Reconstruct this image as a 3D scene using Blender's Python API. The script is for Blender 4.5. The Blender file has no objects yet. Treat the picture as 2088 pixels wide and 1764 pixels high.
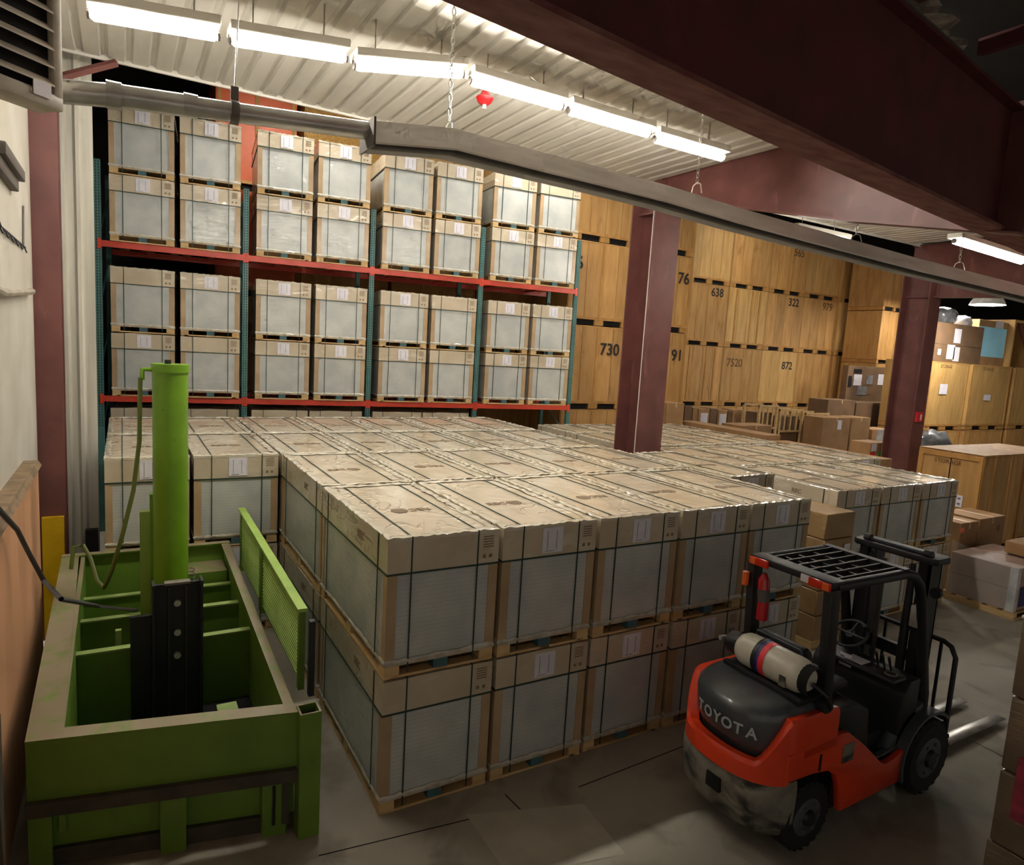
import bpy, bmesh, math, random
from mathutils import Vector, Matrix
random.seed(7)
PI = math.pi
sc = bpy.context.scene
COL = sc.collection

# ------------------------------------------------------------------ camera
CAM = Vector((-1.757, -4.817, 3.87))
PIT, ROL, YAW = math.radians(-7.126), math.radians(-3.411), math.radians(-30.384)
FPX = 1367.66
MC = Matrix.Rotation(YAW, 3, 'Z') @ Matrix.Rotation(PIT, 3, 'X') @ Matrix.Rotation(ROL, 3, 'Y')
RIGHT, FWD, UP = MC.col[0].copy(), MC.col[1].copy(), MC.col[2].copy()
cd = bpy.data.cameras.new('camera'); cam = bpy.data.objects.new('camera', cd); COL.objects.link(cam)
cd.sensor_width = 36; cd.sensor_fit = 'HORIZONTAL'; cd.lens = 36 * FPX / 2088; cd.clip_end = 200; cd.clip_start = .05
cam.matrix_world = Matrix(((RIGHT.x, UP.x, -FWD.x, CAM.x), (RIGHT.y, UP.y, -FWD.y, CAM.y), (RIGHT.z, UP.z, -FWD.z, CAM.z), (0, 0, 0, 1)))
sc.camera = cam

def at(px, py, X=None, Y=None, Z=None):
    """the place in the hall seen at a pixel of the photograph, on the plane X, Y or Z = value"""
    d = RIGHT * ((px - 1044) / FPX) + FWD - UP * ((py - 882) / FPX)
    t = (X - CAM.x) / d.x if X is not None else (Y - CAM.y) / d.y if Y is not None else (Z - CAM.z) / d.z
    return CAM + d * t

# ------------------------------------------------------------------ world, exposure
w = bpy.data.worlds.new('world'); sc.world = w; w.use_nodes = True
w.node_tree.nodes['Background'].inputs[0].default_value = (.9, .83, .71, 1)
w.node_tree.nodes['Background'].inputs[1].default_value = .14
TUBE = 40.0          # emission of the fluorescent tubes
HIGHBAY = 60.0
sc.view_settings.view_transform = 'Standard'; sc.view_settings.look = 'None'
sc.view_settings.exposure = 1.4; sc.view_settings.gamma = 1; sc.view_settings.use_curve_mapping = False
try:
    sc.cycles.use_denoising = True
    sc.cycles.denoiser = 'OPENIMAGEDENOISE'
    sc.cycles.max_bounces = 4; sc.cycles.diffuse_bounces = 3; sc.cycles.glossy_bounces = 2
    sc.cycles.use_adaptive_sampling = True; sc.cycles.adaptive_threshold = .1; sc.cycles.adaptive_min_samples = 8
    sc.cycles.sample_clamp_indirect = 4
except Exception:
    pass

# ------------------------------------------------------------------ materials
def lin(h):
    h = h.lstrip('#'); out = []
    for i in (0, 2, 4):
        c = int(h[i:i + 2], 16) / 255
        out.append(c / 12.92 if c <= .04045 else ((c + .055) / 1.055) ** 2.4)
    return tuple(out) + (1,)

class NT:
    def __init__(s, name):
        s.m = bpy.data.materials.new(name); s.m.use_nodes = True
        s.t = s.m.node_tree; s.n = s.t.nodes; s.l = s.t.links
        s.b = s.n['Principled BSDF']
    def new(s, k, **kw):
        n = s.n.new(k)
        for a, v in kw.items():
            if a in n.inputs: n.inputs[a].default_value = v
            else: setattr(n, a, v)
        return n
    def link(s, a, b): s.l.new(a, b)

def material(name, col, col2=None, scale=4, detail=4, stretch=(1, 1, 1), mix=(.35, .65), rough=.6, metal=0, bump=0, bscale=30, coat=0,
             coat_rough=.12, wrinkle=0, wscale=(5, 5, 14), vary=0, dust=None, knots=None, lines=None, emit=0, spec=None, rough2=None, second=None):
    t = NT(name); b = t.b
    tc = t.new('ShaderNodeTexCoord'); oi = t.new('ShaderNodeObjectInfo')
    off = t.new('ShaderNodeVectorMath', operation='SCALE'); off.inputs['Scale'].default_value = 1
    cmb = t.new('ShaderNodeCombineXYZ'); mul = t.new('ShaderNodeMath', operation='MULTIPLY'); mul.inputs[1].default_value = 37.0
    t.link(oi.outputs['Random'], mul.inputs[0])
    for i in range(3): t.link(mul.outputs[0], cmb.inputs[i])
    add = t.new('ShaderNodeVectorMath', operation='ADD'); t.link(tc.outputs['Object'], add.inputs[0]); t.link(cmb.outputs[0], add.inputs[1])
    co = add.outputs[0]
    def mapped(sv):
        mp = t.new('ShaderNodeMapping'); mp.inputs['Scale'].default_value = sv; t.link(co, mp.inputs['Vector']); return mp.outputs[0]
    def noise(v, s, d=4, dist=0.):
        n = t.new('ShaderNodeTexNoise'); n.inputs['Scale'].default_value = s; n.inputs['Detail'].default_value = d
        n.inputs['Distortion'].default_value = dist; t.link(v, n.inputs['Vector']); return n.outputs['Fac']
    def ramp(v, a, bb):
        r = t.new('ShaderNodeMapRange'); r.inputs['From Min'].default_value = a; r.inputs['From Max'].default_value = bb; t.link(v, r.inputs['Value']); return r.outputs[0]
    def mixc(f, a, bb, mode='MIX'):
        m = t.new('ShaderNodeMix', data_type='RGBA', blend_type=mode)
        if isinstance(f, (int, float)): m.inputs[0].default_value = f
        else: t.link(f, m.inputs[0])
        for sock, v in ((m.inputs[6], a), (m.inputs[7], bb)):
            if isinstance(v, tuple): sock.default_value = v
            else: t.link(v, sock)
        return m.outputs[2]
    c = lin(col)
    cur = c
    if col2: cur = mixc(ramp(noise(mapped(stretch), scale, detail), mix[0], mix[1]), c, lin(col2))
    if second:   # (colour, scale, lo, hi, stretch)
        cur = mixc(ramp(noise(mapped(second[4]), second[1], 5, .6), second[2], second[3]), cur, lin(second[0]))
    if knots:    # (colour, scale, radius)
        v = t.new('ShaderNodeTexVoronoi'); v.inputs['Scale'].default_value = knots[1]; t.link(mapped((1, 1, .55)), v.inputs['Vector'])
        r = t.new('ShaderNodeMapRange'); r.inputs['From Min'].default_value = knots[2]; r.inputs['From Max'].default_value = knots[2] * .4
        t.link(v.outputs['Distance'], r.inputs['Value'])
        cur = mixc(r.outputs[0], cur, lin(knots[0]))
    if lines:    # horizontal sheet edges: (colour, per metre, amount)
        sx = t.new('ShaderNodeSeparateXYZ'); t.link(tc.outputs['Object'], sx.inputs[0])
        mm = t.new('ShaderNodeMath', operation='MULTIPLY'); mm.inputs[1].default_value = lines[1]; t.link(sx.outputs['Z'], mm.inputs[0])
        fr = t.new('ShaderNodeMath', operation='FRACT'); t.link(mm.outputs[0], fr.inputs[0])
        r = t.new('ShaderNodeMapRange'); r.inputs['From Min'].default_value = .75; r.inputs['From Max'].default_value = .9; r.inputs['To Max'].default_value = lines[2]
        t.link(fr.outputs[0], r.inputs['Value']); cur = mixc(r.outputs[0], cur, lin(lines[0]))
    if vary:
        hs = t.new('ShaderNodeHueSaturation'); r = t.new('ShaderNodeMapRange'); r.inputs['To Min'].default_value = 1 - vary; r.inputs['To Max'].default_value = 1 + vary
        t.link(oi.outputs['Random'], r.inputs['Value']); t.link(r.outputs[0], hs.inputs['Value'])
        if isinstance(cur, tuple): hs.inputs['Color'].default_value = cur
        else: t.link(cur, hs.inputs['Color'])
        cur = hs.outputs[0]
    if dust:     # settled dust on upward faces: (colour, amount)
        g = t.new('ShaderNodeNewGeometry'); sx = t.new('ShaderNodeSeparateXYZ'); t.link(g.outputs['Normal'], sx.inputs[0])
        r = t.new('ShaderNodeMapRange'); r.inputs['From Min'].default_value = .6; r.inputs['From Max'].default_value = .95; r.inputs['To Max'].default_value = dust[1]
        t.link(sx.outputs['Z'], r.inputs['Value'])
        m2 = t.new('ShaderNodeMath', operation='MULTIPLY'); t.link(r.outputs[0], m2.inputs[0]); t.link(ramp(noise(mapped((1, 1, 1)), 6), .2, .5), m2.inputs[1])
        cur = mixc(m2.outputs[0], cur, lin(dust[0]))
    if isinstance(cur, tuple): b.inputs['Base Color'].default_value = cur
    else: t.link(cur, b.inputs['Base Color'])
    b.inputs['Roughness'].default_value = rough; b.inputs['Metallic'].default_value = metal
    if rough2 is not None: t.link(mixr(t, noise(mapped((1, 1, 1)), 5), rough, rough2), b.inputs['Roughness'])
    if spec is not None: b.inputs['Specular IOR Level'].default_value = spec
    if bump:
        bp = t.new('ShaderNodeBump'); bp.inputs['Strength'].default_value = bump; bp.inputs['Distance'].default_value = .01
        t.link(noise(mapped(stretch), bscale), bp.inputs['Height']); t.link(bp.outputs[0], b.inputs['Normal'])
    if coat:
        b.inputs['Coat Weight'].default_value = coat; b.inputs['Coat Roughness'].default_value = coat_rough
        if wrinkle:
            bp = t.new('ShaderNodeBump'); bp.inputs['Strength'].default_value = wrinkle; bp.inputs['Distance'].default_value = .05
            n1 = noise(mapped(wscale), 1.0, 2, 1.2)
            sb = t.new('ShaderNodeMath', operation='SUBTRACT'); t.link(n1, sb.inputs[0]); sb.inputs[1].default_value = .5
            ab = t.new('ShaderNodeMath', operation='ABSOLUTE'); t.link(sb.outputs[0], ab.inputs[0])
            rd = t.new('ShaderNodeMapRange'); rd.inputs['From Max'].default_value = .045; rd.inputs['To Min'].default_value = 1; rd.inputs['To Max'].default_value = 0; t.link(ab.outputs[0], rd.inputs['Value'])
            mk = t.new('ShaderNodeMath', operation='MULTIPLY'); t.link(rd.outputs[0], mk.inputs[0]); t.link(ramp(noise(mapped((1.7, 1.7, 2.6)), 1.0, 2), .5, .62), mk.inputs[1])
            sm_ = t.new('ShaderNodeMath', operation='MULTIPLY'); t.link(n1, sm_.inputs[0]); sm_.inputs[1].default_value = .25
            hs_ = t.new('ShaderNodeMath', operation='MULTIPLY_ADD'); t.link(mk.outputs[0], hs_.inputs[0]); hs_.inputs[1].default_value = .5; t.link(sm_.outputs[0], hs_.inputs[2])
            t.link(hs_.outputs[0], bp.inputs['Height']); t.link(bp.outputs[0], b.inputs['Coat Normal'])
    if emit:
        b.inputs['Emission Color'].default_value = c; b.inputs['Emission Strength'].default_value = emit
    return t.m

def mixr(t, f, a, b):
    r = t.new('ShaderNodeMapRange'); r.inputs['To Min'].default_value = a; r.inputs['To Max'].default_value = b
    t.link(f, r.inputs['Value']); return r.outputs[0]

M = {}
M['concrete'] = material('concrete', '8b8474', 'a0978a', scale=.7, detail=6, rough=.62, bump=.12, bscale=14, second=('6f675a', 1.7, .52, .75, (1, 1, 1)))
M['deck'] = material('deck_paint', 'cfcbc1', 'bdb8ad', scale=1.2, rough=.42, stretch=(3, .3, 1), spec=.5)
M['maroon'] = material('maroon_paint', '734540', '633a36', scale=2.5, rough=.5, bump=.05, second=('8a5a54', 5, .62, .8, (1, 1, .3)))
M['girder'] = material('girder_paint', '5c211f', '4a1a19', scale=3, rough=.65, bump=.05)
M['girder_dust'] = material('dusty_flange', '7d5048', '64302c', scale=5, rough=.8, stretch=(.6, 2, 1))
M['white_wall'] = material('wall_white', 'd6d2c6', 'c5bfb0', scale=1.5, rough=.45)
M['wall_liner'] = material('liner_panel', 'd2cebf', 'b3aea0', scale=2, rough=.4, stretch=(4, 4, .2))
M['dark_wall'] = material('dark_wall', '14110f', '1c1815', scale=1, rough=.95)
M['roof_dark'] = material('roof_underside', '3a2f28', '2a221d', scale=1, rough=.95)
M['foil'] = material('foil_insulation', 'b9b0a2', '7a7268', scale=9, rough=.35, metal=.6, bump=.6, bscale=9)
M['peach'] = material('peach_board', 'cf9a72', 'bd8a64', scale=2, rough=.75, stretch=(1, 1, .3))
M['peach_top'] = material('board_edge', '8d765a', '6f5c46', scale=8, rough=.9)
M['yellow'] = material('yellow_guard', 'f2c410', 'e0ae0c', scale=4, rough=.45)
M['cap'] = material('carton_cap', 'cabba2', 'bbab90', scale=2.2, rough=.5, coat=1, coat_rough=.12, wrinkle=1, wscale=(3.2, 2, 6), vary=.05, second=('dbd1bd', 1.6, .58, .78, (1.5, .6, 3)))  # whitish film haze painted into the lid colour as pale streaks
M['load'] = material('panel_stack', 'c3c4bd', 'b0b3af', scale=3, rough=.5, coat=.8, coat_rough=.17, wrinkle=.7, wscale=(3, 3, 16), lines=('9b9d97', 27, .35), vary=.05)
M['post'] = material('corner_board', 'b59b78', 'a68a66', scale=3, rough=.6, coat=.4, coat_rough=.2, vary=.06)
M['strap'] = material('green_strap', '23382f', rough=.4)
M['paper'] = material('label_paper', 'e4e0e6', 'd8d4dd', scale=9, rough=.5, coat=.5, coat_rough=.15)
M['print'] = material('dark_print', '846f57', rough=.6)
M['print_grey'] = material('grey_print', '6f6a72', rough=.7)
M['film'] = material('stretch_film', 'c9c2b2', 'aaa290', scale=12, rough=.28, bump=.7, bscale=18, coat=.6)
M['film_clear'] = material('clear_stretch_film', 'dad2c0', 'cbbfa6', scale=7, rough=.16, coat=.8, coat_rough=.08, vary=.05)
M['pine'] = material('pine_wood', 'd3b483', 'c09c66', scale=3, rough=.7, stretch=(1, 1, 6), vary=.08)
M['teal_block'] = material('teal_block', '4b6f74', '3d5c62', scale=5, rough=.7)
M['ply'] = material('plywood', 'c2955a', 'ad7f46', scale=2.2, detail=8, rough=.6, stretch=(3, 3, .5), knots=('5e3d1c', 3.2, .05), vary=.14, second=('8c6330', 2.2, .6, .8, (1.5, 1.5, .5)))
M['ply_pale'] = material('pale_plywood', 'c8a063', 'b58c50', scale=2.2, detail=8, rough=.6, stretch=(3, 3, .5), knots=('6b4a26', 3, .035), vary=.1)
M['osb'] = material('strand_board', 'c79a4c', 'a67a34', scale=22, detail=3, rough=.6, stretch=(1, 1, 1))
M['orange_ply'] = material('orange_board', 'dd6428', 'cf5a22', scale=2, rough=.45)
M['batten'] = material('crate_batten', 'bb8a4c', 'a4763a', scale=3, rough=.65, stretch=(2, 2, .6), vary=.08)
M['near_black'] = material('dark_fill', '0d0a07', rough=.95)  # near-black: painted shade in openings, plus slab joints, seams and print
M['stencil'] = material('stencil_ink', '2a2320', rough=.8)
M['stencil_faint'] = material('faded_ink', '6a4d2b', rough=.8)
M['carton'] = material('carton_brown', 'a67f55', '94704a', scale=2.4, rough=.7, vary=.12)
M['carton_wrap'] = material('carton_wrapped', 'a58358', '937246', scale=2.4, rough=.6, coat=.5, coat_rough=.2, wrinkle=.5, wscale=(3, 3, 14), vary=.06)
M['carton_film'] = material('carton_filmed', '75614a', '5d4b39', scale=2.4, rough=.4, coat=1, coat_rough=.12, wrinkle=1, wscale=(2, 2, 24))
M['carton_dark'] = material('carton_dark', '775a3e', '68503a', scale=2.2, rough=.75, vary=.1)
M['carton_pink'] = material('carton_wrapped_rose', 'ad9184', '9c8173', scale=2.4, rough=.5, coat=.6, coat_rough=.2, wrinkle=.6, wscale=(3, 3, 9))
M['blue_card'] = material('blue_panel', 'a6e6ff', '9cdcf8', scale=2, rough=.6)
M['tape'] = material('packing_tape', 'c1a479', rough=.35)
M['grey_pack'] = material('grey_wrapped', '8f9092', '6c6e72', scale=5, rough=.25, bump=.5, bscale=7, coat=.6)
M['white_pack'] = material('white_plastic', 'dadada', 'b7b9be', scale=6, rough=.25, bump=.8, bscale=8, coat=.5)
M['teal'] = material('rack_teal', '4f7d78', '436d69', scale=4, rough=.45)
M['slot'] = material('rack_slot', '16211f', rough=.9)
M['rackred'] = material('rack_red', 'd2452f', 'c23c27', scale=3, rough=.42, second=('a33322', 6, .62, .85, (.4, 1, 1)))
M['galv'] = material('galvanised_steel', 'c2c1be', 'aaa9a6', scale=3, rough=.25, metal=.45, bump=.03)
M['hood'] = material('reflector_steel', 'e2dfd8', 'cbc7be', scale=2.5, rough=.4, metal=.0, stretch=(.5, 3, 3))
M['darktube'] = material('burnt_tube', '4a4744', '3a3735', scale=4, rough=.6, metal=.4)
M['chain'] = material('chain_steel', 'b9b5aa', rough=.35, metal=.8)
M['fixture'] = material('fixture_white', 'e2ddd0', rough=.4)
M['black'] = material('black_steel', '17171a', '202024', scale=4, rough=.5)
M['rubber'] = material('rubber', '121212', '1c1b1a', scale=8, rough=.85, bump=.2)
M['orange'] = material('forklift_orange', 'e2401a', 'd63a16', scale=2, rough=.33, coat=.3, second=('b5441f', 5, .66, .8, (1, 1, 1)))
M['hoodgrey'] = material('hood_grey', '3f4347', '4a4e51', scale=5, rough=.34, coat=.35, second=('6a6a66', 7, .66, .85, (1, 1, 1)))
M['panelgrey'] = material('panel_grey', '4a4f57', '3d4148', scale=5, rough=.5)
M['weight'] = material('worn_casting', '8a8374', '625d52', scale=5, detail=8, rough=.8, bump=.3, bscale=18, second=('2b2926', 3.2, .5, .66, (1, 1, 1.5)))
M['tank'] = material('tank_white', 'd8d2c2', 'c4bda9', scale=4, rough=.35, second=('8d8676', 7, .68, .8, (1, 1, 1)))
M['redband'] = material('red_label', 'f0323c', rough=.5)
M['blueband'] = material('blue_label', '2a2a6c', rough=.5)
M['fork'] = material('fork_steel', 'c9c6bf', 'a5a29b', scale=5, rough=.3, metal=.75)
M['redlens'] = material('red_lens', 'd02a12', rough=.2, coat=.5)
M['amberlens'] = material('amber_lens', 'f0692a', rough=.25, coat=.4)
M['redext'] = material('extinguisher_red', 'b3161c', rough=.3, coat=.4)
M['letter'] = material('letter_silver', 'a9adb0', rough=.45)
M['green'] = material('machine_green', '67882a', '5b7b24', scale=2.5, rough=.5, bump=.04, second=('55701f', 4, .6, .78, (1, 1, .5)), dust=('8a7d63', 1.0))
M['green_clean'] = material('cylinder_green', '79a820', '6b971c', scale=2.5, rough=.38, second=('5a7c1e', 9, .68, .78, (1, 1, 1)))
M['green_pale'] = material('pale_green', '93a860', '7f9450', scale=5, rough=.6)
M['green_light'] = material('rail_green', '9cba55', '8cab48', scale=4, rough=.5)
M['rubstrip'] = material('rub_strip', '4a4436', '3a362b', scale=6, rough=.8)
M['hose'] = material('hose_olive', '5d6a25', rough=.5)
M['cable'] = material('cable_grey', '4b4a49', rough=.6)
M['bracket'] = material('bracket_grey', '5c5650', rough=.6)
M['louver'] = material('heater_enamel', 'b6ad9c', '9d9484', scale=4, rough=.5)
M['sign_red'] = material('red_sign', 'd42a34', rough=.45)
M['bolt'] = material('bolt_zinc', 'c9c6c0', rough=.35, metal=.5)
M['magenta'] = material('magenta_wrap', '9e2c48', '7a2238', scale=3, rough=.3, coat=.5, wrinkle=.5, stretch=(1, 1, 4))
M['green_tag'] = material('green_sticker', '3fae45', rough=.5)
def emitter(name, col, s):
    t = NT(name); t.b.inputs['Base Color'].default_value = (.9, .9, .9, 1)
    t.b.inputs['Emission Color'].default_value = col; t.b.inputs['Emission Strength'].default_value = s; return t.m
M['tube'] = emitter('fluorescent_tube', (1, .95, .85, 1), TUBE)
M['lamp'] = emitter('highbay_lamp', (1, .96, .88, 1), HIGHBAY)

# ------------------------------------------------------------------ mesh helpers
class MB:
    def __init__(s): s.v = []; s.f = []; s.sm = []
    def quad(s, *ids, smooth=False): s.f.append(ids); s.sm.append(smooth)
    def add(s, verts, faces, smooth=False, mat=None):
        o = len(s.v)
        for p in verts:
            p = Vector(p); s.v.append(tuple(mat @ p) if mat else tuple(p))
        for f in faces: s.f.append(tuple(o + i for i in f)); s.sm.append(smooth)
        return s
    def box(s, x0, x1, y0, y1, z0, z1, mat=None):
        return s.add([(x0, y0, z0), (x1, y0, z0), (x1, y1, z0), (x0, y1, z0), (x0, y0, z1), (x1, y0, z1), (x1, y1, z1), (x0, y1, z1)],
              [(0, 3, 2, 1), (4, 5, 6, 7), (0, 1, 5, 4), (1, 2, 6, 5), (2, 3, 7, 6), (3, 0, 4, 7)], mat=mat)
    def hexa(s, p):   # eight corners: bottom four (ccw), top four
        return s.add(p, [(0, 3, 2, 1), (4, 5, 6, 7), (0, 1, 5, 4), (1, 2, 6, 5), (2, 3, 7, 6), (3, 0, 4, 7)])
    def prism(s, poly, a, b, axis='y', mat=None):
        n = len(poly)
        def P(u, v, t): return (u, t, v) if axis == 'y' else (t, u, v) if axis == 'x' else (u, v, t)
        vs = [P(u, v, a) for u, v in poly] + [P(u, v, b) for u, v in poly]
        fs = [tuple(range(n)), tuple(range(2 * n - 1, n - 1, -1))] + [(i, i + n, (i + 1) % n + n, (i + 1) % n) for i in range(n)]
        return s.add(vs, fs, mat=mat)
    def tube(s, pts, r, n=8, cap=True, smooth=True):
        pts = [Vector(p) for p in pts]; rs = r if isinstance(r, (list, tuple)) else [r] * len(pts)
        o = len(s.v); u = None
        for i, p in enumerate(pts):
            d = (pts[min(i + 1, len(pts) - 1)] - pts[max(i - 1, 0)]).normalized()
            if u is None: u = d.cross(Vector((0, 0, 1)) if abs(d.z) < .9 else Vector((1, 0, 0))).normalized()
            u = (u - d * u.dot(d)).normalized(); v = d.cross(u)
            for k in range(n):
                a = 2 * PI * k / n; s.v.append(tuple(p + (u * math.cos(a) + v * math.sin(a)) * rs[i]))
        for i in range(len(pts) - 1):
            for k in range(n):
                s.f.append((o + i * n + k, o + i * n + (k + 1) % n, o + (i + 1) * n + (k + 1) % n, o + (i + 1) * n + k)); s.sm.append(smooth)
        if cap:
            s.f.append(tuple(o + k for k in range(n))[::-1]); s.sm.append(False)
            e = o + (len(pts) - 1) * n; s.f.append(tuple(e + k for k in range(n))); s.sm.append(False)
        return s
    def mesh(s, name, bevel=0, seg=2, org=(0, 0, 0)):
        me = bpy.data.meshes.new(name)
        ox, oy, oz = org
        me.from_pydata([(x - ox, y - oy, z - oz) for x, y, z in s.v], [], s.f)
        bm = bmesh.new(); bm.from_mesh(me)
        if not bevel:
            for f, k in zip(bm.faces, s.sm): f.smooth = k
        bmesh.ops.recalc_face_normals(bm, faces=bm.faces[:])
        if bevel:
            bmesh.ops.bevel(bm, geom=[e for e in bm.edges if not e.is_boundary and e.calc_face_angle(0) > .5], offset=bevel, segments=seg, profile=.5, affect='EDGES', clamp_overlap=True)
            for f in bm.faces: f.smooth = True
        bm.to_mesh(me); bm.free()
        if bevel or any(s.sm): me.set_sharp_from_angle(angle=math.radians(40))
        me.update(); return me

def worldloc(o):
    v = Vector((0, 0, 0))
    while o: v += o.location; o = o.parent
    return v
def link(name, me, mat=None, parent=None, loc=(0, 0, 0), rot=None, scale=None):
    o = bpy.data.objects.new(name, me); COL.objects.link(o)
    if me is not None and mat is not None and len(me.materials) == 0: me.materials.append(M[mat] if isinstance(mat, str) else mat)
    o.parent = parent; o.location = loc
    if rot: o.rotation_euler = rot
    if scale: o.scale = scale
    return o
def part(name, mb, mat, parent, bevel=0, seg=2):
    """mesh given in hall coordinates, put under a thing that is not turned"""
    return link(name, mb.mesh(name, bevel, seg, org=worldloc(parent)), mat, parent)
def tag(o, label=None, cat=None, group=None, kind=None):
    if label: o['label'] = label
    if cat: o['category'] = cat
    if group: o['group'] = group
    if kind: o['kind'] = kind
    return o
def thing(name, loc, label, cat, group=None, rz=0):
    o = bpy.data.objects.new(name, None); COL.objects.link(o); o.location = loc; o.rotation_euler = (0, 0, rz); o.empty_display_size = .2
    return tag(o, label, cat, group)
def struct(name, mb, mat, parent=None, bevel=0):
    o = link(name, mb.mesh(name, bevel, org=worldloc(parent) if parent else (0, 0, 0)), mat, parent)
    if parent is None: o['kind'] = 'structure'
    return o
_txt = {}
def text_mesh(s, size, font_bold=.0):
    k = (s, size, font_bold)
    if k not in _txt:
        cu = bpy.data.curves.new('lettering', 'FONT'); cu.body = s; cu.size = size; cu.align_x = 'CENTER'; cu.align_y = 'CENTER'; cu.resolution_u = 3; cu.offset = font_bold; cu.extrude = .0015
        ob = bpy.data.objects.new('lettering', cu); COL.objects.link(ob); bpy.context.view_layer.update()
        me = bpy.data.meshes.new_from_object(ob.evaluated_get(bpy.context.evaluated_depsgraph_get()))
        bpy.data.objects.remove(ob); bpy.data.curves.remove(cu); me.name = 'lettering'; me.materials.clear(); _txt[k] = me
    return _txt[k]
def lettering(s, size, mat, parent, loc, rot=(PI / 2, 0, 0), bold=.0, name='lettering'):
    return link(name, text_mesh(s, size, bold).copy(), mat, parent, loc, rot)
ORD = ['first', 'second', 'third', 'fourth', 'fifth', 'sixth', 'seventh', 'eighth', 'ninth', 'tenth']

# ================================================================== THE BUILDING
CEIL = 7.0; EDGE = 5.0
struct('floor', MB().box(-2.6, 40, -12, 16, -.12, 0), 'concrete')
# paler patch and saw-cut joints of the slab
fl = bpy.data.objects['floor']
M['patch'] = material('pale_patch', 'b3ad9d', 'a29b8b', scale=3, rough=.6)
pp = [at(950, 1662, Z=0), at(1190, 1640, Z=0), at(1275, 1742, Z=0), at(1040, 1790, Z=0)]
link('pale_patch', MB().add([(p.x, p.y, .003) for p in pp], [(0, 1, 2, 3)]).mesh('patch'), 'patch', fl)
def joint(a, b, wd=.006):
    a, b = Vector(a), Vector(b); n = Vector((-(b - a).y, (b - a).x, 0)).normalized() * wd
    link('floor_joint', MB().add([a - n, a + n, b + n, b - n], [(0, 1, 2, 3)]).mesh('joint'), 'near_black', fl)
a, b = at(1985, 1512, Z=.002), at(2050, 1545, Z=.002); joint(a, b)
a, b = at(1180, 1605, Z=.002), at(1450, 1500, Z=.002); joint(a, b)
a, b = at(650, 1745, Z=.002), at(1000, 1660, Z=.002); joint(a, b)
a, b = at(1030, 1620, Z=.002), at(1075, 1665, Z=.002); joint(a, b)

# low ceiling: ribbed steel deck, ribs run away from the camera
def deck(name, x0, x1, y0, y1, z):
    m = MB(); x = x0; prof = []
    while x < x1 - .01:
        prof += [(x, z), (min(x + .16, x1), z), (min(x + .185, x1), z + .035), (min(x + .225, x1), z + .035)]; x += .25
    prof.append((x1, z)); n = len(prof)
    m.add([(x, y0, zz) for x, zz in prof] + [(x, y1, zz) for x, zz in prof] , [(i, i + 1, n + i + 1, n + i) for i in range(n - 1)])
    m.box(x0, x1, y0, y1, z + .05, z + .09)
    return struct(name, m, 'deck')
deck('ceiling', -2.6, 6.55, -1.9, EDGE, CEIL)
deck('ceiling', 6.75, 15.1, -1.9, EDGE, CEIL)
deck('ceiling', 15.4, 24, -1.9, EDGE, CEIL)
struct('ceiling', MB().box(-4, 40, EDGE + .05, 16, 11.5, 11.6), 'roof_dark')
struct('trim_2', MB().box(-2.6, 24, EDGE, EDGE + .03, CEIL - .03, CEIL + .1), 'deck')
nr = struct('ceiling', MB().add([(-4, -12, 6.82), (30, -12, 6.82), (30, 2.62, 6.82), (-4, -2.42, 6.82)], [(0, 1, 2, 3)]).add([(-4, -12, 6.9), (30, -12, 6.9), (30, 2.62, 6.9), (-4, -2.42, 6.9)], [(3, 2, 1, 0)]), 'roof_dark')
for i in range(9):
    x = 2.2 + i * 1.3
    link('purlin', MB().box(x, x + .07, -6, -1.7 + (x - 2.2) * .14, 6.68, 6.815).mesh('purlin'), 'girder', nr)
struct('wall_back', MB().box(-4, 40, 15.8, 16, 0, 11.6), 'dark_wall')
struct('wall_right', MB().box(39.8, 40, -12, 16, 0, 11.6), 'dark_wall')
# left wall: white sheet above a peach board
struct('wall_left', MB().box(-2.75, -2.62, -3, 4.62, 0, 7.6), 'white_wall')
struct('wall_far_left', MB().box(-2.75, -2.62, 5.2, 16, 0, 11.6), 'dark_wall')
wp = struct('wall_panel', MB().box(-2.62, -2.5, -2.5, 3.32, 0, 2.42), 'peach')
part('panel_edge', MB().hexa([(-2.62, -2.5, 2.42), (-2.47, -2.5, 2.42), (-2.47, 3.33, 2.42), (-2.62, 3.33, 2.42), (-2.62, -2.5, 2.52), (-2.5, -2.5, 2.52), (-2.5, 3.33, 2.47), (-2.62, 3.33, 2.47)]), 'peach_top', wp)
# ribbed liner wall between the column and the rack
m = MB(); xs = [-2.42, -2.39, -2.35, -2.32, -2.26, -2.23, -2.19, -2.16, -2.05]; ys = [5.6, 5.55, 5.55, 5.6, 5.6, 5.55, 5.55, 5.6, 5.6]
n = len(xs); m.add([(x, y, 0) for x, y in zip(xs, ys)] + [(x, y, 9) for x, y in zip(xs, ys)], [(i, i + 1, n + i + 1, n + i) for i in range(n - 1)])
m.box(-2.42, -2.045, 5.62, 5.66, 0, 9)
struct('wall_liner', m, 'wall_liner')
struct('trim_1', MB().box(-2.2, -2.06, 5.4, 5.52, 0, 1.15), 'black')

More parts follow.
